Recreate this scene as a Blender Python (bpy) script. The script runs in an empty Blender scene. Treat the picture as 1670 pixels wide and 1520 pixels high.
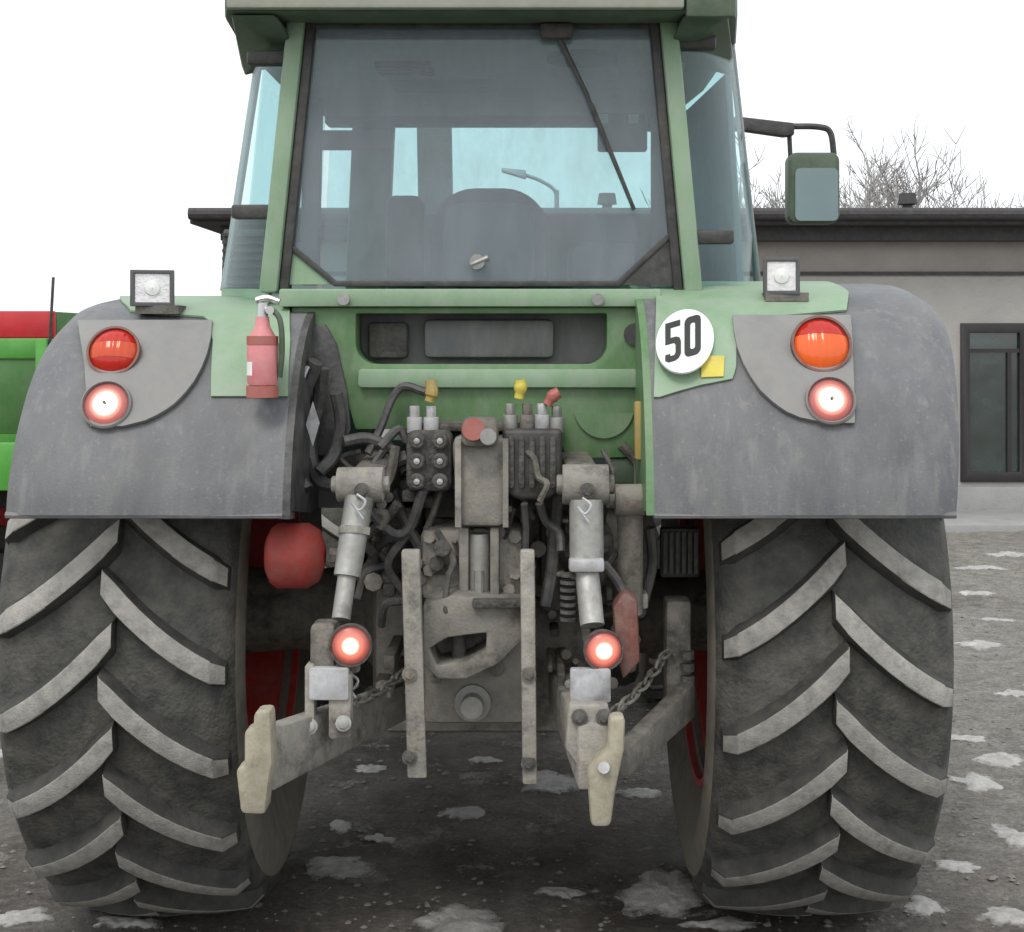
import bpy, bmesh, math, random
from mathutils import Vector, Matrix, noise
from mathutils.geometry import tessellate_polygon
random.seed(7)
sc = bpy.context.scene
R = math.radians

# ------------------------------------------------------------------ camera
F, VX, VY, H, CX, Y0 = 2405.0, 870.0, 556.0, 1.78, 0.148, 1.12   # focal length and principal point in photo pixels, eye height, offset, set-back
cd = bpy.data.cameras.new('camera'); cam = bpy.data.objects.new('camera', cd); sc.collection.objects.link(cam)
cam.location = (CX, -Y0, H); cam.rotation_euler = (R(90), 0, 0)
cd.sensor_width = 36; cd.lens = 36 * F / 1670
cd.shift_x = -(VX - 835) / 1670; cd.shift_y = -(760 - VY) / 1670
cd.clip_start = 0.05; cd.clip_end = 3000
sc.camera = cam
# ------------------------------------------------------------------ world, sun, exposure
SUN_EL, SUN_AZ = R(52), R(200)
w = bpy.data.worlds.new('World'); sc.world = w; w.use_nodes = True
nt = w.node_tree; nt.nodes.clear()
sky = nt.nodes.new('ShaderNodeTexSky'); sky.sky_type = 'NISHITA'; sky.sun_disc = False
sky.sun_elevation = SUN_EL; sky.sun_rotation = SUN_AZ; sky.dust_density = 6; sky.air_density = 1.0
mx = nt.nodes.new('ShaderNodeMixRGB'); mx.inputs[0].default_value = 0.86; mx.inputs[2].default_value = (9.6, 10.0, 10.2, 1)
bg = nt.nodes.new('ShaderNodeBackground'); bg.inputs[1].default_value = 0.1
wo = nt.nodes.new('ShaderNodeOutputWorld')
nt.links.new(sky.outputs[0], mx.inputs[1]); nt.links.new(mx.outputs[0], bg.inputs[0]); nt.links.new(bg.outputs[0], wo.inputs[0])
sl = bpy.data.lights.new('sun', 'SUN'); sl.energy = 0.8; sl.angle = R(18); sl.color = (1, .96, .9)
so = bpy.data.objects.new('sun', sl); sc.collection.objects.link(so)
so.rotation_euler = (Vector((math.sin(SUN_AZ) * math.cos(SUN_EL), math.cos(SUN_AZ) * math.cos(SUN_EL), math.sin(SUN_EL)))).to_track_quat('Z', 'Y').to_euler()
vs = sc.view_settings; vs.view_transform = 'Standard'; vs.look = 'None'; vs.gamma = 1; vs.use_curve_mapping = False
vs.exposure = 0.54
try:
    sc.cycles.transparent_max_bounces = 16; sc.cycles.max_bounces = 8
except Exception: pass

# ------------------------------------------------------------------ helpers
def P(px, py, D): return Vector((CX + (px - VX) * (D + Y0) / F, D, H - (py - VY) * (D + Y0) / F))
def G(px, py):
    D = H * F / (py - VY) - Y0; return Vector((P(px, py, D).x, D, 0))

MATS = {}
def mk(name, col, rough=.6, metal=0., var=.25, scale=9., dust=0., dustcol=(.27, .255, .23), bump=.12, bscale=60., streak=1., coat=0., rvar=0., grease=0.):
    m = bpy.data.materials.new(name); m.use_nodes = True; t = m.node_tree; n = t.nodes; L = t.links
    b = n['Principled BSDF']; b.inputs['Roughness'].default_value = rough; b.inputs['Metallic'].default_value = metal
    if coat: b.inputs['Coat Weight'].default_value = coat; b.inputs['Coat Roughness'].default_value = .15
    tc = n.new('ShaderNodeTexCoord'); mp = n.new('ShaderNodeMapping'); mp.inputs['Scale'].default_value = (1, 1, streak)
    oi = n.new('ShaderNodeObjectInfo'); ov = n.new('ShaderNodeVectorMath'); ov.operation = 'MULTIPLY_ADD'; ov.inputs[1].default_value = (31, 47, 59)
    L.new(oi.outputs['Random'], ov.inputs[0]); L.new(tc.outputs['Object'], ov.inputs[2]); L.new(ov.outputs[0], mp.inputs[0])
    n1 = n.new('ShaderNodeTexNoise'); n1.inputs['Scale'].default_value = scale; n1.inputs['Detail'].default_value = 7; n1.inputs['Roughness'].default_value = .65
    L.new(mp.outputs[0], n1.inputs['Vector'])
    r1 = n.new('ShaderNodeMapRange'); r1.inputs[1].default_value = .3; r1.inputs[2].default_value = .7; r1.inputs[3].default_value = 1 - var; r1.inputs[4].default_value = 1 + var
    L.new(n1.outputs[0], r1.inputs[0])
    mu = n.new('ShaderNodeMixRGB'); mu.blend_type = 'MULTIPLY'; mu.inputs[0].default_value = 1; mu.inputs[1].default_value = (*col, 1)
    L.new(r1.outputs[0], mu.inputs[2]); out = mu.outputs[0]
    if dust:
        n2 = n.new('ShaderNodeTexNoise'); n2.inputs['Scale'].default_value = scale * 2.3; n2.inputs['Detail'].default_value = 9; n2.inputs['Roughness'].default_value = .72
        L.new(mp.outputs[0], n2.inputs['Vector'])
        r2 = n.new('ShaderNodeMapRange'); r2.inputs[1].default_value = .38; r2.inputs[2].default_value = .68; r2.inputs[3].default_value = dust * .25; r2.inputs[4].default_value = min(1, dust * 1.5)
        L.new(n2.outputs[0], r2.inputs[0])
        m2 = n.new('ShaderNodeMixRGB'); m2.inputs[2].default_value = (*dustcol, 1)
        L.new(r2.outputs[0], m2.inputs[0]); L.new(out, m2.inputs[1]); out = m2.outputs[0]
        r3 = n.new('ShaderNodeMapRange'); r3.inputs[3].default_value = rough; r3.inputs[4].default_value = min(1, rough + .35)
        L.new(r2.outputs[0], r3.inputs[0]); L.new(r3.outputs[0], b.inputs['Roughness'])
    if grease:              # oily dark blotches and a little rust
        for sc_, lo, hi, col, kk in ((7., .52, .64, (.03, .027, .024), grease), (17., .60, .70, (.15, .075, .04), grease * .7)):
            ng = n.new('ShaderNodeTexNoise'); ng.inputs['Scale'].default_value = sc_; ng.inputs['Detail'].default_value = 8; ng.inputs['Roughness'].default_value = .7; L.new(ov.outputs[0], ng.inputs['Vector'])
            rg_ = n.new('ShaderNodeMapRange'); rg_.inputs[1].default_value = lo; rg_.inputs[2].default_value = hi; rg_.inputs[4].default_value = kk; L.new(ng.outputs[0], rg_.inputs[0])
            mg = n.new('ShaderNodeMixRGB'); mg.inputs[2].default_value = (*col, 1); L.new(rg_.outputs[0], mg.inputs[0]); L.new(out, mg.inputs[1]); out = mg.outputs[0]
    if rvar:
        rr = n.new('ShaderNodeMapRange'); rr.inputs[3].default_value = 1 - rvar; rr.inputs[4].default_value = 1 + rvar; L.new(oi.outputs['Random'], rr.inputs[0])
        m4 = n.new('ShaderNodeMixRGB'); m4.blend_type = 'MULTIPLY'; m4.inputs[0].default_value = 1; L.new(out, m4.inputs[1]); L.new(rr.outputs[0], m4.inputs[2]); out = m4.outputs[0]
    L.new(out, b.inputs['Base Color'])
    if bump:
        n3 = n.new('ShaderNodeTexNoise'); n3.inputs['Scale'].default_value = bscale; n3.inputs['Detail'].default_value = 6
        L.new(tc.outputs['Object'], n3.inputs['Vector'])
        bp = n.new('ShaderNodeBump'); bp.inputs['Strength'].default_value = bump; bp.inputs['Distance'].default_value = .02
        L.new(n3.outputs[0], bp.inputs['Height']); L.new(bp.outputs[0], b.inputs['Normal'])
    MATS[name] = m; return m
def emis(name, base, ecol, st, rough=.2):
    m = mk(name, base, rough, var=.1, bump=0); b = m.node_tree.nodes['Principled BSDF']
    b.inputs['Emission Color'].default_value = (*ecol, 1); b.inputs['Emission Strength'].default_value = st
    return m
def glassmat(name, tint, dust=(.03, .14), film_col=(.42, .43, .46), ior=1.45, refl=.3):
    m = bpy.data.materials.new(name); m.use_nodes = True; t = m.node_tree; n = t.nodes; L = t.links; n.clear()
    o = n.new('ShaderNodeOutputMaterial'); tr = n.new('ShaderNodeBsdfTransparent'); tr.inputs[0].default_value = (*tint, 1)
    gl = n.new('ShaderNodeBsdfGlossy'); gl.inputs['Roughness'].default_value = .03
    lw = n.new('ShaderNodeLayerWeight'); lw.inputs[0].default_value = .5
    pw = n.new('ShaderNodeMath'); pw.operation = 'POWER'; pw.inputs[1].default_value = 4; L.new(lw.outputs['Facing'], pw.inputs[0])
    f0 = ((ior - 1) / (ior + 1)) ** 2
    fr = n.new('ShaderNodeMath'); fr.operation = 'MULTIPLY_ADD'; fr.inputs[1].default_value = refl; fr.inputs[2].default_value = f0; fr.use_clamp = True; L.new(pw.outputs[0], fr.inputs[0])
    a = n.new('ShaderNodeMixShader'); L.new(fr.outputs[0], a.inputs[0]); L.new(tr.outputs[0], a.inputs[1]); L.new(gl.outputs[0], a.inputs[2])
    df = n.new('ShaderNodeBsdfDiffuse'); df.inputs[0].default_value = (*film_col, 1); tl = n.new('ShaderNodeBsdfTranslucent'); tl.inputs[0].default_value = (*film_col, 1)
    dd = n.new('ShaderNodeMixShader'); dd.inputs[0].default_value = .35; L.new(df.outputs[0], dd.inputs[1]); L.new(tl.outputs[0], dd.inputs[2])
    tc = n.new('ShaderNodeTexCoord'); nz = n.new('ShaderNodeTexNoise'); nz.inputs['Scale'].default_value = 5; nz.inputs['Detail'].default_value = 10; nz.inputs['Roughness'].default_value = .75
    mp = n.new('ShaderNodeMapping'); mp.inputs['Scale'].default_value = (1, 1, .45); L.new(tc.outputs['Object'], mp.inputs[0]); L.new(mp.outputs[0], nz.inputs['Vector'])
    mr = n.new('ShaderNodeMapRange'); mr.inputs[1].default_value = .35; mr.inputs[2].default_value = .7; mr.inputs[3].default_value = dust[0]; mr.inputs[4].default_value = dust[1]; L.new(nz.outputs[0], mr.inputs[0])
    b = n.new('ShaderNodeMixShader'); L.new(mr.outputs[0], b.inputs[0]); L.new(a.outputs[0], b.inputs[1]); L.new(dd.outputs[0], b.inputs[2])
    L.new(b.outputs[0], o.inputs[0]); MATS[name] = m; return m

ORG = {}
def world_org(o): return ORG.get(o.name, Vector((0, 0, 0)))
def tag(o, label=None, cat=None, group=None, kind=None):
    for k, v in (('label', label), ('category', cat), ('group', group), ('kind', kind)):
        if v: o[k] = v
    return o
def empty(name, loc):
    o = bpy.data.objects.new(name, None); sc.collection.objects.link(o); o.location = loc; ORG[o.name] = Vector(loc); o.empty_display_size = .1
    return o

class MB:
    def __init__(s): s.v = []; s.f = []
    def add(s, v, f):
        k = len(s.v); s.v += [Vector(p) for p in v]; s.f += [tuple(i + k for i in q) for q in f]; return s
    def hexa(s, a, b):                    # two quads a (near) and b (far), same order
        return s.add(list(a) + list(b), [(0, 1, 2, 3), (7, 6, 5, 4), (0, 4, 5, 1), (1, 5, 6, 2), (2, 6, 7, 3), (3, 7, 4, 0)])
    def box(s, x0, x1, y0, y1, z0, z1):
        return s.hexa([(x0, y0, z0), (x1, y0, z0), (x1, y0, z1), (x0, y0, z1)], [(x0, y1, z0), (x1, y1, z0), (x1, y1, z1), (x0, y1, z1)])
    def pbox(s, x0, x1, y0, y1, D, dep):  # pixel rectangle at distance D, given depth in metres
        a = P(x0, y1, D); b = P(x1, y0, D); return s.box(a.x, b.x, D, D + dep, a.z, b.z)
    def cyl(s, p0, p1, r0, r1=None, n=16, caps=True):
        r1 = r0 if r1 is None else r1; p0 = Vector(p0); p1 = Vector(p1); d = (p1 - p0).normalized()
        u = d.orthogonal().normalized(); q = d.cross(u); v = []
        for p, r in ((p0, r0), (p1, r1)):
            for i in range(n):
                a = 2 * math.pi * i / n; v.append(p + (u * math.cos(a) + q * math.sin(a)) * r)
        f = [(i, (i + 1) % n, n + (i + 1) % n, n + i) for i in range(n)]
        if caps: f += [tuple(range(n))[::-1], tuple(range(n, 2 * n))]
        return s.add(v, f)
    def tube(s, path, r, n=8, sub=6):
        pts = [Vector(p) for p in path]
        if sub > 1 and len(pts) > 2:
            ext = [pts[0] * 2 - pts[1]] + pts + [pts[-1] * 2 - pts[-2]]; o = []
            for i in range(1, len(ext) - 2):
                a, b, c, d = ext[i - 1:i + 3]
                for k in range(sub):
                    t = k / sub; o.append(.5 * ((2 * b) + (c - a) * t + (2 * a - 5 * b + 4 * c - d) * t * t + (3 * b - a - 3 * c + d) * t ** 3))
            pts = o + [pts[-1]]
        v = []; f = []; m = len(pts); u = None
        for i, p in enumerate(pts):
            d = (pts[min(i + 1, m - 1)] - pts[max(i - 1, 0)]).normalized()
            u = d.orthogonal().normalized() if u is None else (u - d * u.dot(d)).normalized()
            q = d.cross(u); rr = r[min(len(r) - 1, int(i * len(r) / m))] if isinstance(r, (list, tuple)) else r
            v += [p + (u * math.cos(2 * math.pi * k / n) + q * math.sin(2 * math.pi * k / n)) * rr for k in range(n)]
        for i in range(m - 1):
            for k in range(n): f.append((i * n + k, i * n + (k + 1) % n, (i + 1) * n + (k + 1) % n, (i + 1) * n + k))
        f += [tuple(range(n))[::-1], tuple(range((m - 1) * n, m * n))]
        return s.add(v, f)
    def lathe(s, prof, c, axis, n=32, closed=False, a0=0., a1=2 * math.pi):   # prof: (along axis, radius)
        c = Vector(c); ax = Vector(axis).normalized(); u = Vector((0, 0, 1)) if abs(ax.z) < .9 else Vector((1, 0, 0))
        u = (u - ax * u.dot(ax)).normalized(); q = ax.cross(u); v = []; f = []; m = len(prof)
        full = abs(a1 - a0 - 2 * math.pi) < 1e-6; nn = n if full else n + 1
        for i in range(nn):
            a = a0 + (a1 - a0) * i / n; e = u * math.cos(a) + q * math.sin(a)
            v += [c + ax * h + e * r for h, r in prof]
        for i in range(n):
            j = (i + 1) % nn
            for k in range(m if closed else m - 1):
                k2 = (k + 1) % m; f.append((i * m + k, i * m + k2, j * m + k2, j * m + k))
        return s.add(v, f)
    def plate(s, loops, D, dep):          # pixel loops (outer, holes...) at distance D
        pts = [[P(x, y, D) for x, y in lp] for lp in loops]; return s.slab(pts, Vector((0, dep, 0)))
    def slab(s, pts, off):                # 3-D loops extruded by a vector (or list of per-vertex vectors)
        tri = tessellate_polygon(pts); flat = [p for lp in pts for p in lp]; n = len(flat); v = flat + [p + off for p in flat]
        f = [tuple(t) for t in tri] + [tuple(i + n for i in t[::-1]) for t in tri]; k = 0
        for lp in pts:
            m = len(lp); f += [(k + i, k + (i + 1) % m, n + k + (i + 1) % m, n + k + i) for i in range(m)]; k += m
        return s.add(v, f)
    def build(s, name, mat, parent=None, bevel=0., smooth=35, org=None, seg=2, merge=False):
        lo = Vector([min(p[i] for p in s.v) for i in range(3)]); hi = Vector([max(p[i] for p in s.v) for i in range(3)])
        org = Vector(org) if org is not None else (lo + hi) / 2
        bm = bmesh.new(); vv = [bm.verts.new(p - org) for p in s.v]
        for q in s.f:
            try: bm.faces.new([vv[i] for i in q])
            except ValueError: pass
        if merge: bmesh.ops.remove_doubles(bm, verts=bm.verts, dist=1e-4)
        bmesh.ops.recalc_face_normals(bm, faces=bm.faces)
        if bevel:
            bmesh.ops.dissolve_limit(bm, angle_limit=.01, verts=bm.verts, edges=bm.edges)
            es = [e for e in bm.edges if len(e.link_faces) == 2 and e.calc_face_angle(0) > .5]
            bmesh.ops.bevel(bm, geom=es, offset=bevel, segments=seg, affect='EDGES', profile=.5, clamp_overlap=True)
        me = bpy.data.meshes.new(name); bm.to_mesh(me); bm.free()
        if smooth:
            for p in me.polygons: p.use_smooth = True
            me.set_sharp_from_angle(angle=R(smooth))
        me.materials.append(MATS[mat]); return link(name, me, parent, org)
def link(name, me, parent, org):
    o = bpy.data.objects.new(name, me); sc.collection.objects.link(o); ORG[o.name] = Vector(org)
    if parent: o.parent = parent; o.location = Vector(org) - world_org(parent)
    else: o.location = org
    return o
def rrect(x0, x1, y0, y1, r, n=5, rc=None):
    rs = rc or (r, r, r, r); o = []          # tl, tr, br, bl in pixel space
    for (cx, cy, a0), rr in zip(((x0, y0, 180), (x1, y0, 270), (x1, y1, 0), (x0, y1, 90)), rs):
        sx = 1 if cx == x0 else -1; sy = 1 if cy == y0 else -1
        if rr <= 0: o.append((cx, cy)); continue
        for i in range(n + 1):
            a = R(a0 + 90 * i / n); o.append((cx + sx * rr + rr * math.cos(a), cy + sy * rr + rr * math.sin(a)))
    return o
def ell(cx, cy, rx, ry, n=24): return [(cx + rx * math.cos(2 * math.pi * i / n), cy + ry * math.sin(2 * math.pi * i / n)) for i in range(n)]

# ------------------------------------------------------------------ materials
mk('plastic', (.13, .135, .148), .5, var=.28, scale=7, dust=.5, dustcol=(.26, .252, .24), bump=.1, bscale=140, streak=.35)
mk('plastic_light', (.205, .205, .205), .55, var=.12, scale=6, dust=.4, dustcol=(.3, .29, .27), bump=.05, bscale=140, streak=.5)
mk('green', (.078, .20, .062), .36, var=.16, scale=5, dust=.38, dustcol=(.27, .31, .24), bump=.03, bscale=120, streak=.6)
mk('green_pale', (.205, .34, .20), .42, var=.14, scale=6, dust=.4, dustcol=(.36, .40, .34), bump=.03, bscale=120, streak=.6)
mk('green_dark', (.045, .085, .045), .5, var=.2, scale=6, dust=.2, bump=.04)
mk('roof_pale', (.36, .38, .31), .5, var=.12, dust=.3, bump=.03)
mk('rubber', (.024, .027, .027), .65, var=.45, scale=5, dust=.46, dustcol=(.17, .16, .14), bump=.35, bscale=90)
mk('lug_side', (.022, .023, .023), .7, var=.4, scale=8, dust=.34, dustcol=(.12, .112, .1), bump=.2, bscale=120)
mk('lug', (.215, .207, .194), .72, var=.4, scale=12, dust=.6, dustcol=(.42, .405, .37), bump=.25, bscale=190, rvar=.14)
mk('sidewall', (.15, .138, .115), .8, var=.3, scale=6, dust=.7, dustcol=(.25, .225, .185), bump=.08, bscale=110)
mk('rim_red', (.55, .03, .022), .42, var=.2, scale=6, dust=.24, bump=.05)
mk('red_dirty', (.46, .03, .022), .5, var=.35, scale=9, dust=.4, dustcol=(.2, .15, .125), bump=.08)
mk('grime', (.105, .10, .092), .6, .25, var=.5, scale=12, dust=.62, dustcol=(.285, .262, .222), bump=.18, bscale=130, grease=.7, rvar=.2)
mk('grime_dark', (.045, .044, .042), .65, .1, var=.4, scale=16, dust=.38, dustcol=(.19, .18, .165), bump=.4, bscale=75)
mk('grime_pale', (.215, .21, .195), .65, .15, var=.45, scale=11, dust=.62, dustcol=(.38, .352, .302), bump=.18, bscale=130, grease=.6, rvar=.2)
mk('clay', (.30, .27, .20), .75, 0, var=.4, scale=14, dust=.55, dustcol=(.44, .41, .32), bump=.1, bscale=110, grease=.45)
mk('steel', (.36, .36, .35), .42, .5, var=.35, scale=14, dust=.5, dustcol=(.33, .32, .29), bump=.1, grease=.5, rvar=.15)
mk('steel_white', (.50, .51, .54), .45, .1, var=.25, dust=.5, dustcol=(.33, .31, .28), bump=.05, grease=.45)
mk('black', (.022, .022, .024), .5, var=.3, dust=.16, bump=.08)
mk('hose', (.028, .028, .034), .45, var=.3, dust=.25, bump=.1)
mk('yellow', (.62, .52, .06), .4, var=.15, dust=.15, bump=.02)
mk('ochre', (.42, .3, .07), .5, var=.15, dust=.25, bump=.02)
mk('cap_red', (.42, .09, .07), .45, var=.15, dust=.3, bump=.02)
mk('white', (.82, .84, .82), .4, var=.05, dust=.08, bump=.0)
mk('ink', (.03, .03, .03), .5, var=.1, bump=0)
mk('extinguisher_pink', (.66, .19, .205), .4, var=.12, dust=.3, dustcol=(.6, .4, .4), bump=.02)
mk('chrome', (.6, .6, .6), .35, .8, var=.05, bump=0)
mk('mirror', (.17, .22, .22), .16, 1., var=.05, bump=0)
mk('seat_cloth', (.055, .05, .055), .85, var=.2, scale=30, bump=.3, bscale=200)
mk('trim', (.10, .10, .105), .75, var=.15, bump=.1, bscale=200)
mk('liner', (.3, .3, .315), .85, var=.1, bump=.15, bscale=200)
mk('panel_blue_grey', (.22, .27, .31), .8, var=.12, bump=.1)
mk('lens_clear', (.78, .77, .78), .2, .25, var=.12, scale=30, bump=.12, bscale=120)
emis('lens_red', (.40, .016, .010), (1, .05, .02), .06, .12)
emis('lens_amber', (.62, .095, .018), (1, .17, .02), .14, .14)
emis('lens_dusty', (.24, .035, .022), (1, .1, .03), .05, .45)
emis('lens_deep', (.48, .055, .016), (1, .12, .02), .08, .14)
emis('lamp_hot', (.95, .75, .65), (1, .80, .68), 3.2)
emis('lamp_ring', (.55, .16, .14), (1, .25, .18), .4)
emis('lamp_halo', (.30, .17, .165), (1, .2, .15), .05, .5)
mk('flag_red', (.15, .03, .02), .5, var=.3, dust=.3, bump=.1)
glassmat('glass', (.87, .975, .975), (.16, .34), (.53, .54, .60))  # dust film, made heavier to carry the pane's grey reflection haze as colour
glassmat('glass_side', (.83, .955, .96), (.015, .07))
m_ = mk('window_glass', (.016, .03, .028), .07, 0, var=.6, scale=2.2, dust=.1, dustcol=(.12, .14, .13), bump=.02, bscale=3); m_.node_tree.nodes['Principled BSDF'].inputs['IOR'].default_value = 1.9
mk('fascia', (.035, .033, .037), .7, var=.25, dust=.1, bump=.1)
mk('render_wall', (.36, .345, .33), .9, var=.1, scale=2.5, dust=.3, dustcol=(.34, .33, .31), bump=.25, bscale=40)
mk('render_upper', (.31, .285, .265), .9, var=.1, scale=2.5, bump=.25, bscale=40)
mk('plinth', (.31, .31, .305), .9, var=.15, scale=3, bump=.25, bscale=40)
mk('frame_dark', (.022, .018, .02), .45, var=.2, bump=0)
mk('interior', (.03, .035, .032), .9, var=.5, scale=3, bump=0)
mk('bark', (.34, .325, .32), .9, var=.3, scale=20, bump=.3)
mk('trailer_green', (.07, .34, .035), .45, var=.25, scale=3, dust=.12, bump=.03)
mk('trailer_green_dark', (.04, .15, .025), .5, var=.25, scale=3, dust=.12, bump=.03)
mk('trailer_red', (.58, .012, .022), .45, var=.15, scale=3, dust=.08, bump=.03)
mk('galv', (.3, .31, .31), .45, .5, var=.15, bump=.05)
mk('stone', (.16, .15, .135), .8, var=.5, scale=7, dust=.3, dustcol=(.3, .285, .26), bump=.2, bscale=60)
mk('snow', (.47, .46, .445), .7, var=.25, scale=9, dust=.4, dustcol=(.19, .18, .165), bump=.5, bscale=30)

def melt(m):            # slush thins out to bare mud at its rim
    t = m.node_tree; n = t.nodes; L = t.links; b = n['Principled BSDF']; at = n.new('ShaderNodeAttribute'); at.attribute_name = 'cover'
    tc = n.new('ShaderNodeTexCoord'); nz = n.new('ShaderNodeTexNoise'); nz.inputs['Scale'].default_value = 22; nz.inputs['Detail'].default_value = 8; nz.inputs['Roughness'].default_value = .7; L.new(tc.outputs['Object'], nz.inputs['Vector'])
    ad = n.new('ShaderNodeMath'); ad.operation = 'MULTIPLY_ADD'; ad.inputs[1].default_value = 1.1; L.new(nz.outputs[0], ad.inputs[0]); L.new(at.outputs['Fac'], ad.inputs[2])
    mr = n.new('ShaderNodeMapRange'); mr.inputs[1].default_value = .56; mr.inputs[2].default_value = .92; L.new(ad.outputs[0], mr.inputs[0]); L.new(mr.outputs[0], b.inputs['Alpha'])
melt(MATS['snow'])
def fender_mat():
    m = mk('fender_plastic', (.108, .113, .127), .48, var=.2, scale=4, dust=.38, dustcol=(.24, .235, .225), bump=.1, bscale=140, streak=.4)
    t = m.node_tree; n = t.nodes; L = t.links; b = n['Principled BSDF']; tc = n.new('ShaderNodeTexCoord')
    src = b.inputs['Base Color'].links[0].from_socket
    for sc_, st, lo, hi, col, k in ((38, (1, 1, .06), .56, .72, (.25, .245, .24), .4), (75, (1, 1, 1), .61, .70, (.25, .225, .19), .5), (5, (1, 1, .5), .5, .72, (.065, .067, .072), .6)):
        mp = n.new('ShaderNodeMapping'); mp.inputs['Scale'].default_value = st; L.new(tc.outputs['Object'], mp.inputs[0])
        nz = n.new('ShaderNodeTexNoise'); nz.inputs['Scale'].default_value = sc_; nz.inputs['Detail'].default_value = 5; L.new(mp.outputs[0], nz.inputs['Vector'])
        r = n.new('ShaderNodeMapRange'); r.inputs[1].default_value = lo; r.inputs[2].default_value = hi; r.inputs[4].default_value = k; L.new(nz.outputs[0], r.inputs[0])
        mx_ = n.new('ShaderNodeMixRGB'); mx_.inputs[2].default_value = (*col, 1); L.new(r.outputs[0], mx_.inputs[0]); L.new(src, mx_.inputs[1]); src = mx_.outputs[0]
    L.new(src, b.inputs['Base Color'])
fender_mat()
def flash_glow_mat(name, rad, hot, stops):  # radial emission paints the flash return and its bloom into the lens
    m = mk(name, (.26, .10, .095), .35, var=.2, bump=0); t = m.node_tree; n = t.nodes; L = t.links; b = n['Principled BSDF']
    tc = n.new('ShaderNodeTexCoord'); ln = n.new('ShaderNodeVectorMath'); ln.operation = 'LENGTH'; L.new(tc.outputs['Object'], ln.inputs[0])
    mr = n.new('ShaderNodeMapRange'); mr.inputs[2].default_value = rad; L.new(ln.outputs['Value'], mr.inputs[0])
    cr = n.new('ShaderNodeValToRGB'); L.new(mr.outputs[0], cr.inputs[0]); e = cr.color_ramp.elements
    while len(e) < len(stops): e.new(.5)
    for q, (p_, c_) in zip(e, stops): q.position = p_; q.color = (*c_, 1)
    L.new(cr.outputs[0], b.inputs['Emission Color']); b.inputs['Emission Strength'].default_value = hot
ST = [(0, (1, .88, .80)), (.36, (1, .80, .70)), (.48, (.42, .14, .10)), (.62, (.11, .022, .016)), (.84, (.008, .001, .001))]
flash_glow_mat('flash_fender', .070, 2.4, ST)
flash_glow_mat('flash_link', .056, 1.7, [(0, (1, .80, .66)), (.28, (1, .66, .5)), (.42, (.45, .1, .06)), (.7, (.10, .018, .01)), (1, (.01, .002, .001))])
def ground_mat():
    m = bpy.data.materials.new('mud'); m.use_nodes = True; t = m.node_tree; n = t.nodes; L = t.links; b = n['Principled BSDF']
    tc = n.new('ShaderNodeTexCoord')
    def nz(s, d=8, ro=.65):
        x = n.new('ShaderNodeTexNoise'); x.inputs['Scale'].default_value = s; x.inputs['Detail'].default_value = d; x.inputs['Roughness'].default_value = ro
        L.new(tc.outputs['Object'], x.inputs['Vector']); return x
    a = nz(.55, 6); r = n.new('ShaderNodeValToRGB')
    sx = n.new('ShaderNodeSeparateXYZ'); L.new(tc.outputs['Object'], sx.inputs[0]); yard_shade = n.new('ShaderNodeMapRange'); yard_shade.inputs[1].default_value = .9; yard_shade.inputs[2].default_value = 2.2; yard_shade.inputs[3].default_value = -.06; yard_shade.inputs[4].default_value = .12; L.new(sx.outputs['X'], yard_shade.inputs[0])  # ground darker under the tractor, paler in open yard: shade put into colour
    aa = n.new('ShaderNodeMath'); L.new(a.outputs[0], aa.inputs[0]); L.new(yard_shade.outputs[0], aa.inputs[1]); L.new(aa.outputs[0], r.inputs[0])
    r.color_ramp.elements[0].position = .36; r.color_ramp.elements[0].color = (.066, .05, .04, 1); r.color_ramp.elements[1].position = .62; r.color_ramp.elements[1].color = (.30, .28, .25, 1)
    c = nz(9, 10, .75); r2 = n.new('ShaderNodeMapRange'); r2.inputs[1].default_value = .32; r2.inputs[2].default_value = .7; r2.inputs[3].default_value = .55; r2.inputs[4].default_value = 1.5; L.new(c.outputs[0], r2.inputs[0])
    mu = n.new('ShaderNodeMixRGB'); mu.blend_type = 'MULTIPLY'; mu.inputs[0].default_value = 1; L.new(r.outputs[0], mu.inputs[1]); L.new(r2.outputs[0], mu.inputs[2])
    s = nz(3.2, 9, .7); r3 = n.new('ShaderNodeMapRange'); r3.inputs[1].default_value = .575; r3.inputs[2].default_value = .64; L.new(s.outputs[0], r3.inputs[0])
    m2 = n.new('ShaderNodeMixRGB'); m2.inputs[2].default_value = (.30, .29, .27, 1); L.new(r3.outputs[0], m2.inputs[0]); L.new(mu.outputs[0], m2.inputs[1])
    fg = nz(55, 6, .8); r5 = n.new('ShaderNodeMapRange'); r5.inputs[1].default_value = .3; r5.inputs[2].default_value = .7; r5.inputs[3].default_value = .45; r5.inputs[4].default_value = 1.55; L.new(fg.outputs[0], r5.inputs[0])
    m5 = n.new('ShaderNodeMixRGB'); m5.blend_type = 'MULTIPLY'; m5.inputs[0].default_value = 1; L.new(m2.outputs[0], m5.inputs[1]); L.new(r5.outputs[0], m5.inputs[2])
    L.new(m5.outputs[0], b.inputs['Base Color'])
    q = nz(1.6, 5); r4 = n.new('ShaderNodeMapRange'); r4.inputs[1].default_value = .4; r4.inputs[2].default_value = .65; r4.inputs[3].default_value = .5; r4.inputs[4].default_value = .95; L.new(q.outputs[0], r4.inputs[0]); L.new(r4.outputs[0], b.inputs['Roughness'])
    h = nz(26, 10, .75); bp = n.new('ShaderNodeBump'); bp.inputs['Strength'].default_value = .9; bp.inputs['Distance'].default_value = .06; L.new(h.outputs[0], bp.inputs['Height']); L.new(bp.outputs[0], b.inputs['Normal'])
    MATS['mud'] = m
ground_mat()

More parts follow.
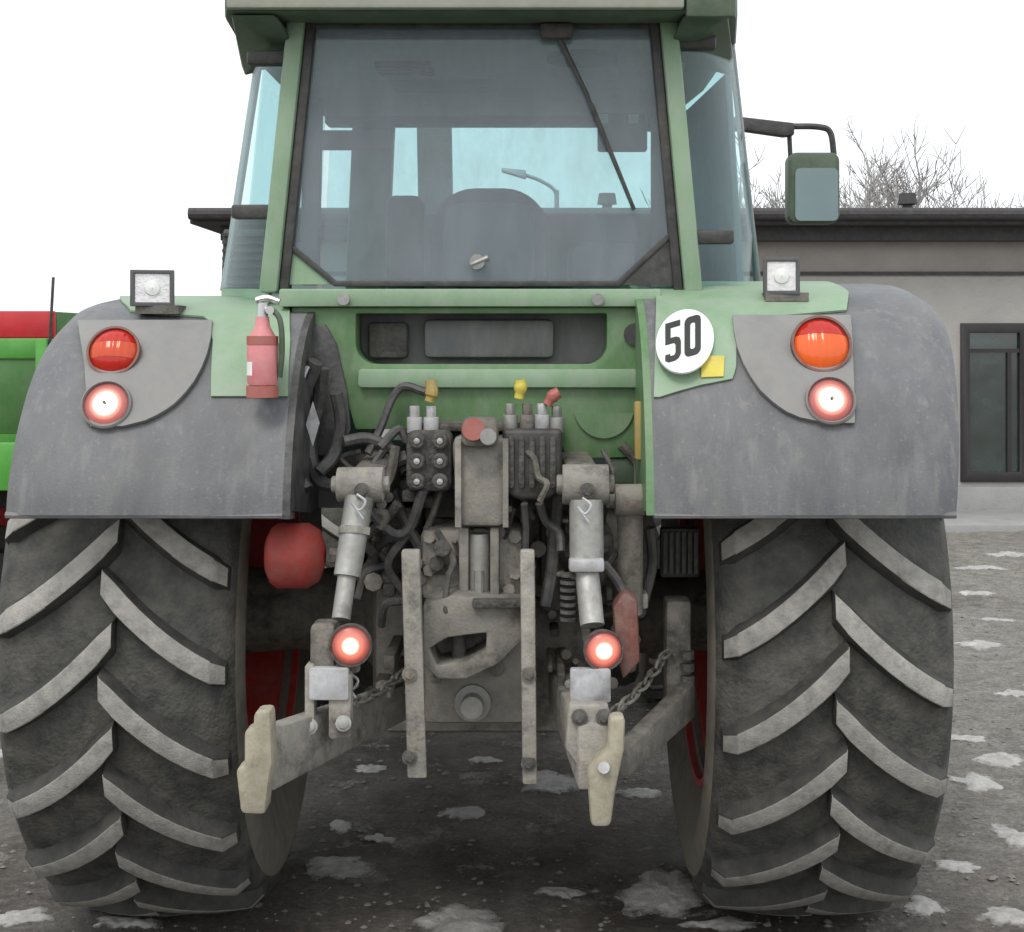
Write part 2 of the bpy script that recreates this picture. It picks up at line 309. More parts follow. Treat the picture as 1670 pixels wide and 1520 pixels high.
# ================================================================== SETTING
def spaced(lo, hi, a, b, st, g=1.35):
    o = []; x = a
    while x <= b + 1e-6: o.append(x); x += st
    s = st; x = a
    while x > lo: s *= g; x -= s; o.insert(0, x)
    s = st; x = o[-1]
    while x < hi: s *= g; x += s; o.append(x)
    return o
def gz(x, y):
    p = Vector((x * .9, y * .9, 3.1)); q = Vector((x * 4, y * 4, 1.7)); r = Vector((x * 11, y * 11, .3))
    k = min(1, max(0, (16 - abs(y - 6)) / 6)) if abs(x) < 14 else 0
    return k * (.022 * noise.noise(p) + .016 * noise.noise(q) + .008 * noise.noise(r))
xs = spaced(-600, 600, -5, 6, .085); ys = spaced(-300, 900, 1.2, 10.4, .085)
mb = MB(); mb.v = [Vector((x, y, gz(x, y))) for y in ys for x in xs]; nx = len(xs)
mb.f = [(j * nx + i, j * nx + i + 1, (j + 1) * nx + i + 1, (j + 1) * nx + i) for j in range(len(ys) - 1) for i in range(nx - 1)]
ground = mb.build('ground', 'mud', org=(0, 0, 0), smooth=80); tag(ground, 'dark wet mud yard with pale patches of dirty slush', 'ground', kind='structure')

def snow(px, py, rx, ry, seed):
    c = G(px, py); k = (c.y + Y0) / F; a = rx * k; b = min(ry * (c.y + Y0) ** 2 / (H * F), a * 1.6); rnd = random.Random(seed); o1, o2 = rnd.random() * 50, rnd.random() * 50
    mb = MB(); nr, na = 12, 56; v = []; f = []
    for i in range(nr + 1):
        t = i / nr
        for j in range(na):
            th = 2 * math.pi * j / na; rr = 1 + .5 * noise.noise(Vector((math.cos(th) * 1.3 + o1, math.sin(th) * 1.3, o2))) + .16 * noise.noise(Vector((math.cos(th) * 4 + o1, math.sin(th) * 4, o2)))
            x = c.x + 1.15 * a * rr * t * math.cos(th); y = c.y + 1.15 * b * rr * t * math.sin(th)
            h = .012 * (1 - t ** 2) - .002 + .006 * noise.noise(Vector((x * 14, y * 14, o1))) + .005 * noise.noise(Vector((x * 40, y * 40, o1)))
            v.append(Vector((x, y, gz(x, y) + (h if t < 1 else -.02))))
    for i in range(nr):
        for j in range(na): f.append((i * na + j, i * na + (j + 1) % na, (i + 1) * na + (j + 1) % na, (i + 1) * na + j))
    mb.add(v, f); o = mb.build('slush_patch', 'snow', ground, smooth=70)
    at_ = o.data.attributes.new('cover', 'FLOAT', 'POINT')
    for i in range(nr + 1):
        for j in range(na): at_.data[i * na + j].value = 1 - i / nr
SN = [(30, 1502, 55, 18), (548, 1413, 58, 20), (915, 1452, 38, 9), (1082, 1452, 66, 34), (752, 1506, 66, 34), (757, 1328, 46, 10), (557, 1350, 20, 12), (618, 1362, 30, 9),
      (603, 1252, 30, 8), (890, 1274, 55, 20), (1040, 1292, 36, 9), (1592, 970, 26, 5), (1598, 1050, 36, 8), (1578, 1204, 40, 7), (1628, 1240, 46, 10), (1592, 1274, 38, 15),
      (1655, 1362, 34, 28), (1562, 1414, 34, 14), (1508, 1482, 30, 20), (1645, 1502, 40, 22), (8, 1075, 18, 30), (10, 1226, 22, 12), (210, 1508, 60, 10), (1640, 905, 40, 4),
      (1600, 925, 50, 3), (1650, 1130, 30, 6), (1625, 1010, 30, 4), (330, 1445, 60, 8), (790, 1240, 25, 5), (1180, 1505, 60, 9)]
for i, s in enumerate(SN): snow(*s, seed=i + 3)

rg = random.Random(21); gm = MB()
ico = [(0, 0, 1), (.9, 0, .25), (.28, .86, .25), (-.73, .53, .25), (-.73, -.53, .25), (.28, -.86, .25), (0, 0, -.6)]
icf = [(0, i, i % 5 + 1) for i in range(1, 6)] + [(6, i % 5 + 1, i) for i in range(1, 6)]
for k in range(9000):
    y = 2.0 + 9.5 * rg.random() ** 1.5; x = rg.uniform(-.42, .42) * (y + 2.2) + .15; r_ = .004 + .014 * rg.random() ** 3; a_ = rg.random() * 6.28; z_ = gz(x, y)
    ca, sa = math.cos(a_) * r_, math.sin(a_) * r_; e_ = rg.uniform(.6, 1.2)
    gm.add([(x + ca * p[0] * e_ - sa * p[1], y + sa * p[0] * e_ + ca * p[1], z_ + p[2] * r_ * .7) for p in ico], icf)
tag(gm.build('gravel', 'stone', org=(0, 0, 0), smooth=60), 'loose small stones scattered over the muddy yard', 'gravel', kind='stuff')
# ---- building behind
BD = 13.9
bl = empty('farm_building', (8, BD, 0)); tag(bl, 'long low building with grey rendered wall and dark overhanging roof edge behind the tractor', 'building')
def bz(py): return P(0, py, BD).z
def bxp(px): return P(px, 0, BD).x
XL, XR = bxp(366), bxp(2250)
zt = bz(346)
wx0, wx1, wz0, wz1 = bxp(1566), bxp(1676), bz(786), bz(527)
wins = [(wx0, wx1, wz0, wz1), (wx1 + 1.6, wx1 + 2.7, wz0, wz1)]
def rect3(x0, x1, z0, z1, y): return [Vector((x0, y, z0)), Vector((x1, y, z0)), Vector((x1, y, z1)), Vector((x0, y, z1))]
MB().slab([rect3(XL, XR, .30, bz(447), BD)] + [rect3(*wn, BD) for wn in wins], Vector((0, .3, 0))).build('wall', 'render_wall', bl, smooth=0)
MB().box(XL, XR, BD + .02, BD + .3, bz(446), zt - .1).build('upper_wall', 'render_upper', bl, smooth=0)
MB().box(XL - .01, XR + .01, BD - .06, BD + .28, -.1, .298).build('plinth', 'plinth', bl, bevel=.01)
MB().box(XL, XR, BD - .025, BD + .01, bz(449), bz(443)).build('seam_strip', 'fascia', bl)
MB().box(XL, XL + .3, BD + .32, BD + 7, -.1, zt - .1).build('end_wall', 'render_wall', bl, smooth=0)
MB().box(XL - .25, XR + .4, BD - .45, BD + 7.4, bz(371), zt).build('roof', 'fascia', bl, bevel=.012)
MB().box(XL + .002, XR, BD - .2, BD + .25, bz(394), bz(371.5)).build('eave_shade_board', 'fascia', bl)  # dark board under the roof edge, stands in for the shaded wall there
MB().cyl((XL - .24, BD - .52, zt - .06), (XR + .4, BD - .52, zt - .06), .06, n=10).build('gutter', 'fascia', bl)
MB().box(XL - .6, XR + .6, BD - 1.3, BD - .062, -.1, .07).build('apron', 'plinth', bl, bevel=.015)
for (a, b, c, d) in wins:
    f = MB().slab([rect3(a - .0, b + .0, c, d, BD - .03), rect3(a + .09, b - .09, c + .1, d - .1, BD - .03)], Vector((0, .12, 0))).build('window_frame', 'frame_dark', bl, bevel=.006)
    MB().box(a + .085, b - .085, BD + .02, BD + .03, c + .095, d - .095).build('pane', 'window_glass', f)
    MB().box(a + .09, b - .09, BD - .02, BD + .05, d - .30, d - .26).build('transom', 'frame_dark', f)
    MB().box(b - .21, b - .17, BD - .015, BD + .045, c + .1, d - .301).build('mullion', 'frame_dark', f)
    MB().box(a - .05, b + .05, BD + .31, BD + 1.6, c - .1, d + .1).build('room_interior', 'interior', f)
for px in (1480, 990):
    y = BD + 1.3; x = P(px, 0, y).x
    vv = MB().cyl((x, y, zt - .02), (x, y, zt + .24), .055).cyl((x, y, zt + .20), (x, y, zt + .32), .11, .09)
    vv.build('roof_vent', 'fascia', bl)

# ---- bare trees behind the building
def tree(px, ptop, D, label, seed, spread=1.0, lean=0):
    rnd = random.Random(seed); base = Vector((P(px, 0, D).x, D, 0)); hgt = P(0, ptop, D).z * 1.04
    t = empty('bare_tree', base); tag(t, label, 'tree', 'bare trees behind the building')
    tr = MB(); cr = MB()
    def grow(p, d, ln, r, lv):
        r = max(r, .0075)
        n = 3; q = p.copy(); pts = [p.copy()]
        for i in range(n):
            d = (d + Vector((rnd.uniform(-1, 1), rnd.uniform(-1, 1), rnd.uniform(-.5, .9))) * .16).normalized(); q = q + d * ln / n; pts.append(q.copy())
        m = tr if lv < 2 else cr
        for i in range(n):
            ra = r * (1 - .42 * i / n); rb = r * (1 - .42 * (i + 1) / n); m.cyl(pts[i], pts[i + 1], ra, rb, n=7 if lv < 2 else (5 if lv < 4 else 3), caps=False)
        if lv >= 6: return
        for k in range((4 if lv < 3 else 3) if lv > 0 else 7):
            s = pts[n] if k == 0 else pts[rnd.choice((1, 2, 3) if lv else (2, 3))]
            ax = Vector((rnd.uniform(-1, 1), rnd.uniform(-1, 1), rnd.uniform(-.2, .5))).normalized()
            nd = (d * (1.0 if k == 0 else .62) + ax * (.35 if k == 0 else .8) * spread + Vector((0, 0, .16))).normalized()
            grow(s, nd, ln * (.78 if k == 0 else rnd.uniform(.55, .75)), r * (.6 if k == 0 else .45), lv + 1)
    grow(base - Vector((0, 0, .05)), Vector((lean, 0, 1)).normalized(), hgt * .20, .09 + hgt * .008, 0)
    top = max(v.z for v in cr.v); k = hgt / top
    for m in (tr, cr): m.v = [Vector((base.x + (v.x - base.x) * k, base.y + (v.y - base.y) * k, v.z * k)) for v in m.v]
    tr.build('trunk', 'bark', t, org=base, smooth=60); cr.build('crown', 'bark', t, org=base, smooth=60)
tree(1268, 205, 27, 'bare tree showing between the cab and the mirror', 11, 1.0)
tree(1405, 185, 26, 'tall bare tree just right of the mirror head', 5, 1.0)
tree(1490, 210, 28, 'bare tree behind the roof vent, second to the right of the mirror', 23, .9)
tree(1652, 290, 31, 'low bare tree at the right edge above the roof', 31, 1.1)

# ---- street lamp seen through the cab
LD = 30.
lp = empty('street_lamp', (P(906, 0, LD).x, LD, 0)); tag(lp, 'grey street lamp with curved arm seen through the cab windows', 'street lamp')
tp = P(908, 310, LD)
MB().cyl((tp.x, LD, -.05), tp, .085, .05, n=12).build('pole', 'galv', lp)
MB().tube([tp - Vector((0, 0, .3)), tp + Vector((-.05, 0, .0)), P(880, 294, LD), P(852, 284, LD)], .04).build('arm', 'galv', lp)
a = P(858, 286, LD); b = P(818, 278, LD)
MB().hexa([a + Vector((0, -.14, -.08)), b + Vector((0, -.12, -.03)), b + Vector((0, -.1, .05)), a + Vector((0, -.1, .1))], [a + Vector((0, .14, -.08)), b + Vector((0, .12, -.03)), b + Vector((0, .1, .05)), a + Vector((0, .1, .1))]).build('lamp_head', 'galv', lp, bevel=.02)

# ---- farm trailer at the left edge
TD = 9.3
def tz(py): return P(0, py, TD).z
def tx(px): return P(px, 0, TD).x
tl = empty('farm_trailer', (tx(-350), TD + 1, 0)); tag(tl, 'green farm trailer with a red top board behind the left fender', 'trailer')
x0, x1 = tx(-900), tx(88)
for k in range(2):
    MB().box(x0, x1, TD - .0 + k * 2.2, TD + .05 + k * 2.2, tz(551), tz(507)).build('top_board', 'trailer_red', tl, bevel=.01)
    MB().box(x0, x1, TD - .02 + k * 2.2, TD + .06 + k * 2.2, tz(585), tz(552)).build('rail', 'trailer_green', tl, bevel=.012)
    MB().box(x0, x1, TD + .0 + k * 2.2, TD + .045 + k * 2.2, tz(708), tz(586)).build('side_board', 'trailer_green_dark', tl, bevel=.008)
    MB().box(x0, x1, TD - .03 + k * 2.2, TD + .07 + k * 2.2, tz(800), tz(722)).build('lower_board', 'trailer_green', tl, bevel=.012)
for k in range(5):
    xx = x0 + .03 + (x1 - x0 - .14) * k / 4
    for q in (0, 1): MB().box(xx, xx + .08, TD - .07 + q * 2.3, TD - .032 + q * 2.3, tz(800), tz(552)).build('post', 'trailer_green', tl, bevel=.008)
for xx in (x0 + .002, x1 - .05): MB().box(xx, xx + .048, TD + .075, TD + 2.16, tz(800), tz(508)).build('end_board', 'trailer_green_dark', tl, bevel=.008)
MB().box(x0 + .06, x1 - .06, TD + .08, TD + 2.15, tz(800), tz(785)).build('floor_deck', 'trailer_green_dark', tl)
for q in (.5, 1.6): MB().box(x0 - .4, x1 + .2, TD + q, TD + q + .1, tz(800) - .17, tz(800) - .003).build('chassis_beam', 'black', tl)
for xx in (x0 + .9, x1 - 1.0):
    MB().cyl((xx, TD + .2, .45), (xx, TD + 2.0, .45), .05).build('axle', 'black', tl)
    for q in (.05, 1.85):
        ty = MB().lathe([(-.02, .22), (.0, .40), (.05, .45), (.2, .45), (.25, .40), (.27, .22)], (xx, TD + q, .45), (0, 1, 0), closed=True).build('tyre', 'rubber', tl)
        MB().lathe([(.02, .04), (.04, .22), (.23, .22), (.23, .2), (.1, .18), (.08, .04)], (xx, TD + q, .45), (0, 1, 0), closed=True).build('rim', 'trailer_red', tl)
MB().cyl((x1 - .02, TD - .03, tz(560)), P(87, 452, TD - .03), .011, n=8).build('marker_rod', 'black', tl)

# ================================================================== TRACTOR
LIFT = .12; H += LIFT            # the tractor is laid out .12 m high and lowered with its root
T = empty('tractor', (0, 3.68, LIFT))
tag(T, 'muddy green farm tractor with grey fenders seen from behind', 'tractor')
AX, AZ, WR = 3.68, .905 + LIFT, .93

# ---- wheels
def tyre(cx, cy, cz, Rr, hw, nl, sgn_out, side, rimr):
    k = Rr / .93; s = hw / .335
    half = [(.27 * s, rimr), (.298 * s, rimr + .05 * k), (.322 * s, .68 * k), (.336 * s, .745 * k), (.322 * s, .815 * k), (.296 * s, .853 * k), (.24 * s, .869 * k), (.12 * s, .877 * k), (0, .879 * k)]
    prof = half[:-1] + [half[-1]] + [(-a, b) for a, b in half[-2::-1]] + [(-.26 * s, rimr - .02), (.26 * s, rimr - .02)]
    t = MB().lathe(prof, (cx, cy, cz), (1, 0, 0), n=72, closed=True).build('rear_tyre' if Rr > .8 else 'front_tyre', 'rubber', T, org=(cx, cy, cz), smooth=50)
    t.data.materials.append(MATS['sidewall'])
    for p in t.data.polygons:
        c = p.center
        if math.hypot(c.y, c.z) < .80 * k: p.material_index = 1
    meshes = []
    for sg in (1, -1):
        m = MB(); N = 9; rows = []
        for i in range(N + 1):
            u = i / N; x = -.018 * s + (.308 + .018) * s * u; drop = (.37 * u - .11 * u * u) * k
            rt = (.93 - .028 * (x / (.3 * s)) ** 2) * k; rb = (.872 - .015 * (abs(x) / (.3 * s)) ** 3) * k
            wt = (.032 + .010 * (1 - u)) * k; wb = wt + .020 * k
            if i == N: rt -= .035 * k; rb -= .06 * k; wt *= .92
            if i == 0: wt *= .82; wb *= .9
            rows.append([(x, rb, -drop / .93 / k - wb / (.93 * k)), (x, rt, -drop / .93 / k - wt / (.93 * k)), (x, rt, -drop / .93 / k + wt * .92 / (.93 * k)), (x, rb, -drop / .93 / k + wb * .9 / (.93 * k))])
        v = [Vector((sg * x, -r * math.cos(a), r * math.sin(a))) for row in rows for (x, r, a) in row]
        f = [(i * 4 + j, i * 4 + j + 1, i * 4 + j + 5, i * 4 + j + 4) for i in range(N) for j in range(3)] + [(0, 1, 2, 3), (N * 4 + 3, N * 4 + 2, N * 4 + 1, N * 4)]
        m.add(v, f); o = m.build('lug', 'lug', t, org=(0, 0, 0), bevel=.004 * k, smooth=40, seg=2); o.location = (0, 0, 0)
        o.data.materials.append(MATS['lug_side'])
        for p in o.data.polygons:
            rad = Vector((0, p.center.y, p.center.z)).normalized()
            if p.normal.dot(rad) < .6: p.material_index = 1
        meshes.append(o)
    for sg, o in enumerate(meshes):
        for i in range(nl):
            q = o if i == 0 else o.copy()
            if i: sc.collection.objects.link(q); q.parent = t
            q.rotation_euler = (2 * math.pi * (i + .5 * sg + side) / nl, 0, 0)
    so_ = sgn_out
    rp = [(-.29 * s, rimr + .018), (-.25 * s, rimr + .015), (-.235 * s, rimr - .045), (.02, rimr - .075), (.05, rimr - .16), (.06, .16), (.09, .14), (.085, rimr - .15), (.06, rimr - .05), (.17 * s, rimr - .04), (.25 * s, rimr + .015), (.29 * s, rimr + .018), (.29 * s, rimr - .005), (-.29 * s, rimr - .005)]
    rim = MB().lathe([(so_ * a, b) for a, b in rp], (cx, cy, cz), (1, 0, 0), n=48, closed=True).build('wheel_rim', 'rim_red', T, smooth=30)
    hub = MB().cyl((cx + so_ * .0, cy, cz), (cx + so_ * .12, cy, cz), .158, n=24)
    for i in range(10):
        a = 2 * math.pi * i / 10; hub.cyl((cx + so_ * .02, cy + .2 * math.cos(a), cz + .2 * math.sin(a)), (cx + so_ * .1, cy + .2 * math.cos(a), cz + .2 * math.sin(a)), .016, n=6)
    hub.build('wheel_hub', 'grime', rim)
tyre(-.98, AX, AZ, WR, .335, 21, -1, .13, .535)
tyre(.962, AX, AZ, WR, .335, 21, 1, .36, .535)
tyre(-.93, 6.35, .655 + LIFT, .68, .26, 19, -1, .2, .36)
tyre(.93, 6.35, .655 + LIFT, .68, .26, 19, 1, .6, .36)

# ---- chassis
MB().box(-.33, .33, 3.22, 4.3, .735, 1.52).build('rear_housing', 'grime_pale', T, bevel=.05)
MB().box(-.24, .24, 4.301, 6.6, .56, 1.05).build('transmission_case', 'grime_dark', T, bevel=.04)
for s in (-1, 1):
    MB().lathe([(.3, .2), (.36, .19), (.40, .15), (.62, .125), (.80, .14), (.83, .19), (.89, .19), (.89, .02), (.3, .02)], (0, AX, AZ), (s, 0, 0), n=28, closed=True).build('axle_trumpet', 'grime', T, smooth=40)
    MB().cyl((s * .2, 6.35, .74), (s * .88, 6.35, .775), .09, .075).build('front_axle_arm', 'grime_dark', T)
    MB().box(s * .42 - .12, s * .42 + .12, 4.3, 5.2, .62, 1.2).build('fuel_tank', 'grime_dark', T, bevel=.05)
MB().box(-.44, .44, 4.95, 7.25, 1.06, 1.9).build('bonnet', 'green', T, bevel=.12, seg=4)
MB().box(-.3, .3, 6.7, 7.45, .6, 1.0).build('front_weight', 'grime_dark', T, bevel=.04)

# ---- fenders
FP = [(2.625, 1.457), (2.632, 1.515), (2.65, 1.58), (2.68, 1.66), (2.725, 1.74), (2.785, 1.82), (2.86, 1.89), (2.95, 1.945), (3.06, 1.985), (3.2, 2.01), (3.4, 2.03), (3.7, 2.035), (4.05, 2.02), (4.3, 1.95), (4.5, 1.85)]
def fpos(t, right=False):                                   # smooth point and normal along the fender profile
    i = max(0, min(len(FP) - 2, int(t))); u = t - i
    g = lambda k: Vector((0, *FP[max(0, min(len(FP) - 1, k))]))
    a, b, c, d = g(i - 1), g(i), g(i + 1), g(i + 2)
    p = .5 * ((2 * b) + (c - a) * u + (2 * a - 5 * b + 4 * c - d) * u * u + (3 * b - a - 3 * c + d) * u ** 3)
    tg = (c - a) * .5 + u * ((d - b) * .5 - (c - a) * .5)
    if right: p.z += .045 * min(1, max(0, (p.z - 1.5) / .45))
    tg.normalize(); return p, Vector((0, -tg.z, tg.y))
def fhit(px, py):                              # where a photo pixel's ray meets the fender profile
    best = None
    for k in range(0, (len(FP) - 4) * 40):
        t = k / 40; p, n = fpos(t, px > 870); yy = VY - (p.z - H) * F / (p.y + Y0)
        if best is None or abs(yy - py) < best[0]: best = (abs(yy - py), t, p)
    t, p = best[1], best[2]; return P(px, 0, p.y).x, t
def fpatch(rows, off, th):
    """rows: (t, x-left, x-right); closed slab that follows the fender"""
    mb = MB(); nx = 18; m = len(rows); v = []
    for lay in (off, off - th):
        for t, a, b in rows:
            p, n = fpos(t, a > 0)
            for i in range(nx + 1): v.append(p + n * lay + Vector((a + (b - a) * i / nx, 0, 0)))
    w_ = nx + 1; S = m * w_; f = []
    for j in range(m - 1):
        for i in range(nx):
            a = j * w_ + i; f += [(a, a + 1, a + w_ + 1, a + w_), (S + a, S + a + w_, S + a + w_ + 1, S + a + 1)]
    for j in range(m - 1):
        for a in (j * w_, j * w_ + nx): f.append((a, a + w_, S + a + w_, S + a))
    for i in range(nx):
        for a in (i, (m - 1) * w_ + i): f.append((a, a + 1, S + a + 1, S + a))
    return mb.add(v, f)
def rows_from_px(poly_l, poly_r, t0, t1, n):
    """left and right boundary polylines in pixels turned into rows"""
    L_ = [fhit(*p) for p in poly_l]; R_ = [fhit(*p) for p in poly_r]
    def ip(q, t):
        q = sorted(q, key=lambda e: e[1])
        if t <= q[0][1]: return q[0][0]
        for a, b in zip(q, q[1:]):
            if t <= b[1]: return a[0] + (b[0] - a[0]) * (t - a[1]) / max(1e-6, b[1] - a[1])
        return q[-1][0]
    return [(t0 + (t1 - t0) * i / n, ip(L_, t0 + (t1 - t0) * i / n), ip(R_, t0 + (t1 - t0) * i / n)) for i in range(n + 1)]
NT = len(FP) - 1
fender = {}
for s in (-1, 1):
    xi, xo = (-.49, -1.197) if s < 0 else (.455, 1.225)
    rows = []
    for i in range(57):
        t = NT * i / 56; rows.append((t, xi, xo))
    fo = fpatch(rows, 0, .03)
    # round the outer shoulder: pull the outer columns inward towards the wheel
    for k, vv in enumerate(fo.v):
        e = abs(vv.x) - (abs(xo) - .09)
        flare = (.055 if s > 0 else -.012) * min(1, max(0, (vv.z - 1.45) / .5)) * (abs(vv.x) - .45) / .8
        if e > 0:
            q = e / .09; hgt = min(1, max(0, (vv.z - 1.5) / .45)); vv.z -= (.045 if s < 0 else .03) * q ** 3 * hgt; vv.y += .015 * q * q
        vv.x += s * flare
    fender[s] = fo.build('fender', 'fender_plastic', T, smooth=45, merge=True)
    # inner side skirt
    pts = [Vector((xi, *(fpos(NT * i / 40, s > 0)[0].yz))) for i in range(41)] + [Vector((xi, 4.5, 1.35)), Vector((xi, 3.0, 1.42)), Vector((xi, 2.66, 1.465))]
    MB().slab([pts], Vector((-s * .02, 0, 0))).build('inner_panel', 'hose' if s < 0 else 'green', fender[s], smooth=0)
    # outer lip and lower edge bead
    MB().tube([Vector((xi, 2.632, 1.456)), Vector((xo, 2.640, 1.456))], .009, n=8).build('lower_bead', 'plastic', fender[s])
# green steel panels and lamp panels on each fender
tA = fhit(300, 655)[1]
gl = rows_from_px([(345, 655), (348, 560), (338, 520), (215, 512), (205, 500), (205, 488)], [(470, 655), (474, 560), (474, 500), (474, 485)], fhit(345, 648)[1], 11.5, 34)
gl = [(t, a, min(b, -.492)) for t, a, b in gl]
fpatch(gl, .008, .006).build('fender_panel', 'green_pale', fender[-1], smooth=45)
gr = rows_from_px([(1066, 650), (1068, 560), (1070, 485)], [(1066, 652), (1130, 632), (1195, 620), (1200, 600), (1200, 524), (1300, 516), (1380, 510), (1384, 480)], fhit(1066, 650)[1], 11.5, 44)
gr = [(t, max(a, .457), max(b, .46)) for t, a, b in gr]
fpatch(gr, .008, .006).build('fender_panel', 'green_pale', fender[1], smooth=45)
def arc(cx, cy, rx, ry, a0, a1, n=10): return [(cx + rx * math.cos(R(a0 + (a1 - a0) * i / n)), cy + ry * math.sin(R(a0 + (a1 - a0) * i / n))) for i in range(n + 1)]
ll = rows_from_px([(150, 700), (140, 600), (128, 530)], arc(185, 532, 162, 168, 88, 0), fhit(185, 699)[1], fhit(200, 531)[1], 22)
lpl = fpatch(ll, .017, .012).build('lamp_panel', 'plastic_light', fender[-1], smooth=45)
rr_ = rows_from_px(arc(1352, 520, 158, 174, 92, 180), [(1392, 694), (1390, 600), (1386, 522)], fhit(1350, 693)[1], fhit(1300, 522)[1], 22)
lpr = fpatch(rr_, .017, .012).build('lamp_panel', 'plastic_light', fender[1], smooth=45)

def on_fender(px, py, off):
    x, t = fhit(px, py); p, n = fpos(t, px > 870); return Vector((x, p.y, p.z)) + n * off, n
# ---- tail lamps
def dome(c, n, r, h, a0, a1, seg=24):
    return [(-.0, r), (h * .45, r * .97), (h * .8, r * .8), (h * .97, r * .45), (h, .001)]
def taillamp(px, py, rp, fend, amber):
    c, n = on_fender(px, py, .018); n = (n + Vector((0, -.9, -.1))).normalized(); r = rp * (c.y + Y0) / F
    o = MB().lathe([(-.05, r * .96), (.012, r * 1.06), (.024, r * 1.05), (.024, r * .96), (-.05, r * .7)], c, n, n=36, closed=True).build('tail_lamp', 'flag_red', fend)
    # lens cut in three bands: red, amber, red
    pr = dome(c, n, r * .955, .036, 0, 1); up = Vector((0, 0, 1)); up = (up - n * up.dot(n)).normalized(); sd = up.cross(n)
    for lo, hi, mt in ((-1, -.36, 'lens_red'), (-.35, .33, 'lens_deep'), (.34, 1, 'lens_red')) if not amber else ((-1, .30, 'lens_amber'), (.31, 1, 'lens_red')):
        m = MB(); nu, nv = 22, 8; v = []; f = []
        for j in range(nv + 1):
            b = lo + (hi - lo) * j / nv; b = max(-.995, min(.995, b)); wv = math.sqrt(1 - b * b)
            for i in range(nu + 1):
                a = -wv + 2 * wv * i / nu; h = .038 * math.sqrt(max(0, 1 - (a * a + b * b) * .96)) + .0022 * math.sin(a * 22) * (1 - (a * a + b * b))
                v.append(c + n * (h + .005) + sd * a * r * .955 + up * b * r * .955)
        for j in range(nv):
            for i in range(nu): q = j * (nu + 1) + i; f.append((q, q + 1, q + nu + 2, q + nu + 1))
        m.add(v, f).build('lens_band', mt, o, smooth=60)
taillamp(190, 585, 41, T, False); taillamp(1336, 573, 47, T, True)
def glow(px, py, rp, fend, parent_is_fender=True):  # round reflectors on the fenders; the glow stands for returned flash
    c, n = on_fender(px, py, .018); n = (n + Vector((0, -.6, 0))).normalized(); r = rp * (c.y + Y0) / F
    o = MB().lathe([(-.03, .066), (.004, .066), (.010, .0655), (.014, .061), (.010, .059), (-.03, .058)], c, n, n=36, closed=True).build('reflector_lamp', 'plastic_light', T, smooth=40)
    MB().lathe([(.004, .0585), (.010, .050), (.015, .035), (.018, .018), (.019, .001)], c, n, n=36).build('lamp_lens', 'flash_fender', o, smooth=60, org=c + n * .012)
    MB().lathe([(.0, r * .13), (.030, r * .12), (.031, .001)], c, n, n=12).build('centre_screw', 'grime', o)
glow(177, 667, 23, T); glow(1352, 660, 23, T)
# ---- work lights on the fenders
def worklight(x0, x1, y0, y1, D, fend, name, yaw, tone):
    mx_, my_ = (x0 + x1) / 2, (y0 + y1) / 2; c = P(mx_, my_, D); k = (D + Y0) / F; hw, hh = (x1 - x0) / 2 * k, (y1 - y0) / 2 * k
    M = Matrix.Translation(c) @ Matrix.Rotation(R(yaw), 4, 'Z')
    def q(w_, h_, y): return [M @ Vector(p) for p in ((-w_, y, -h_), (w_, y, -h_), (w_, y, h_), (-w_, y, h_))]
    m = MB(); m.hexa(q(hw, hh, 0), q(hw * .7, hh * .75, .09)); o = m.build('work_light', 'black' if tone else 'grime', fend, bevel=.008)
    m = MB().slab([q(hw * .99, hh * .99, -.012), q(hw * .78, hh * .78, -.012)], M.to_3x3() @ Vector((0, .0115, 0))); m.build('bezel', 'trim', o, bevel=.003)
    m = MB().hexa(q(hw * .77, hh * .77, -.006), q(hw * .77, hh * .77, -.0005)); m.build('lens', 'lens_clear', o)
    m = MB().lathe([(0, .022), (.006, .02), (.01, .001)], M @ Vector((0, -.006, 0)), M.to_3x3() @ Vector((0, -1, 0)), n=16); m.build('bulb', 'white', o)
    zb = 1.985 if c.x < 0 else 2.02
    m = MB().box(c.x - .02 + .015, c.x + .02 + .015, c.y + .015, c.y + .055, zb, c.z - hh + .01).box(c.x - .045, c.x + .075, c.y - .01, c.y + .08, zb - .01, zb + .014); m.build('bracket', 'grime', o)
worklight(213, 284, 440, 500, 2.98, T, '', 14, 1)
worklight(1244, 1304, 420, 481, 2.98, T, '', -3, 0)
# ---- speed disc with 50
def disc_pts(cx, cy, rx, ry, rot, n=36):
    o = []
    for i in range(n):
        a = 2 * math.pi * i / n; x, y = rx * math.cos(a), ry * math.sin(a); o.append((cx + x * math.cos(rot) - y * math.sin(rot), cy + x * math.sin(rot) + y * math.cos(rot)))
    return o
def on_panel(pts, off): return [on_fender(x, y, off)[0] for x, y in pts]
def sticker(loops, off, th, name, mat, par):
    pts = [on_panel(l, off) for l in loops]; n = on_fender(*loops[0][0], 0)[1]; return MB().slab(pts, -n * th).build(name, mat, par, smooth=0)
DC, DN = on_fender(1117, 556, .016); DC += DN * .004
def flat(pts, off):
    o = []
    for x, y in pts:
        c0 = Vector((CX, -Y0, H)); r = P(x, y, 1) - c0; o.append(c0 + r * ((DC + DN * off - c0).dot(DN) / r.dot(DN)))
    return o
def dplate(loops, off, th, name, mat, par): return MB().slab([flat(l, off) for l in loops], -DN * th).build(name, mat, par, smooth=0)
st = dplate([disc_pts(1117, 556, 46, 53, R(25), 48)], .0, .006, 'speed_disc', 'white', T)
def warp(pts):      # digit box (0..1, 0..1) to pixels, rising to the right
    return [(1085 + 58 * u, 528 + 64 * v - 17 * u) for u, v in pts]
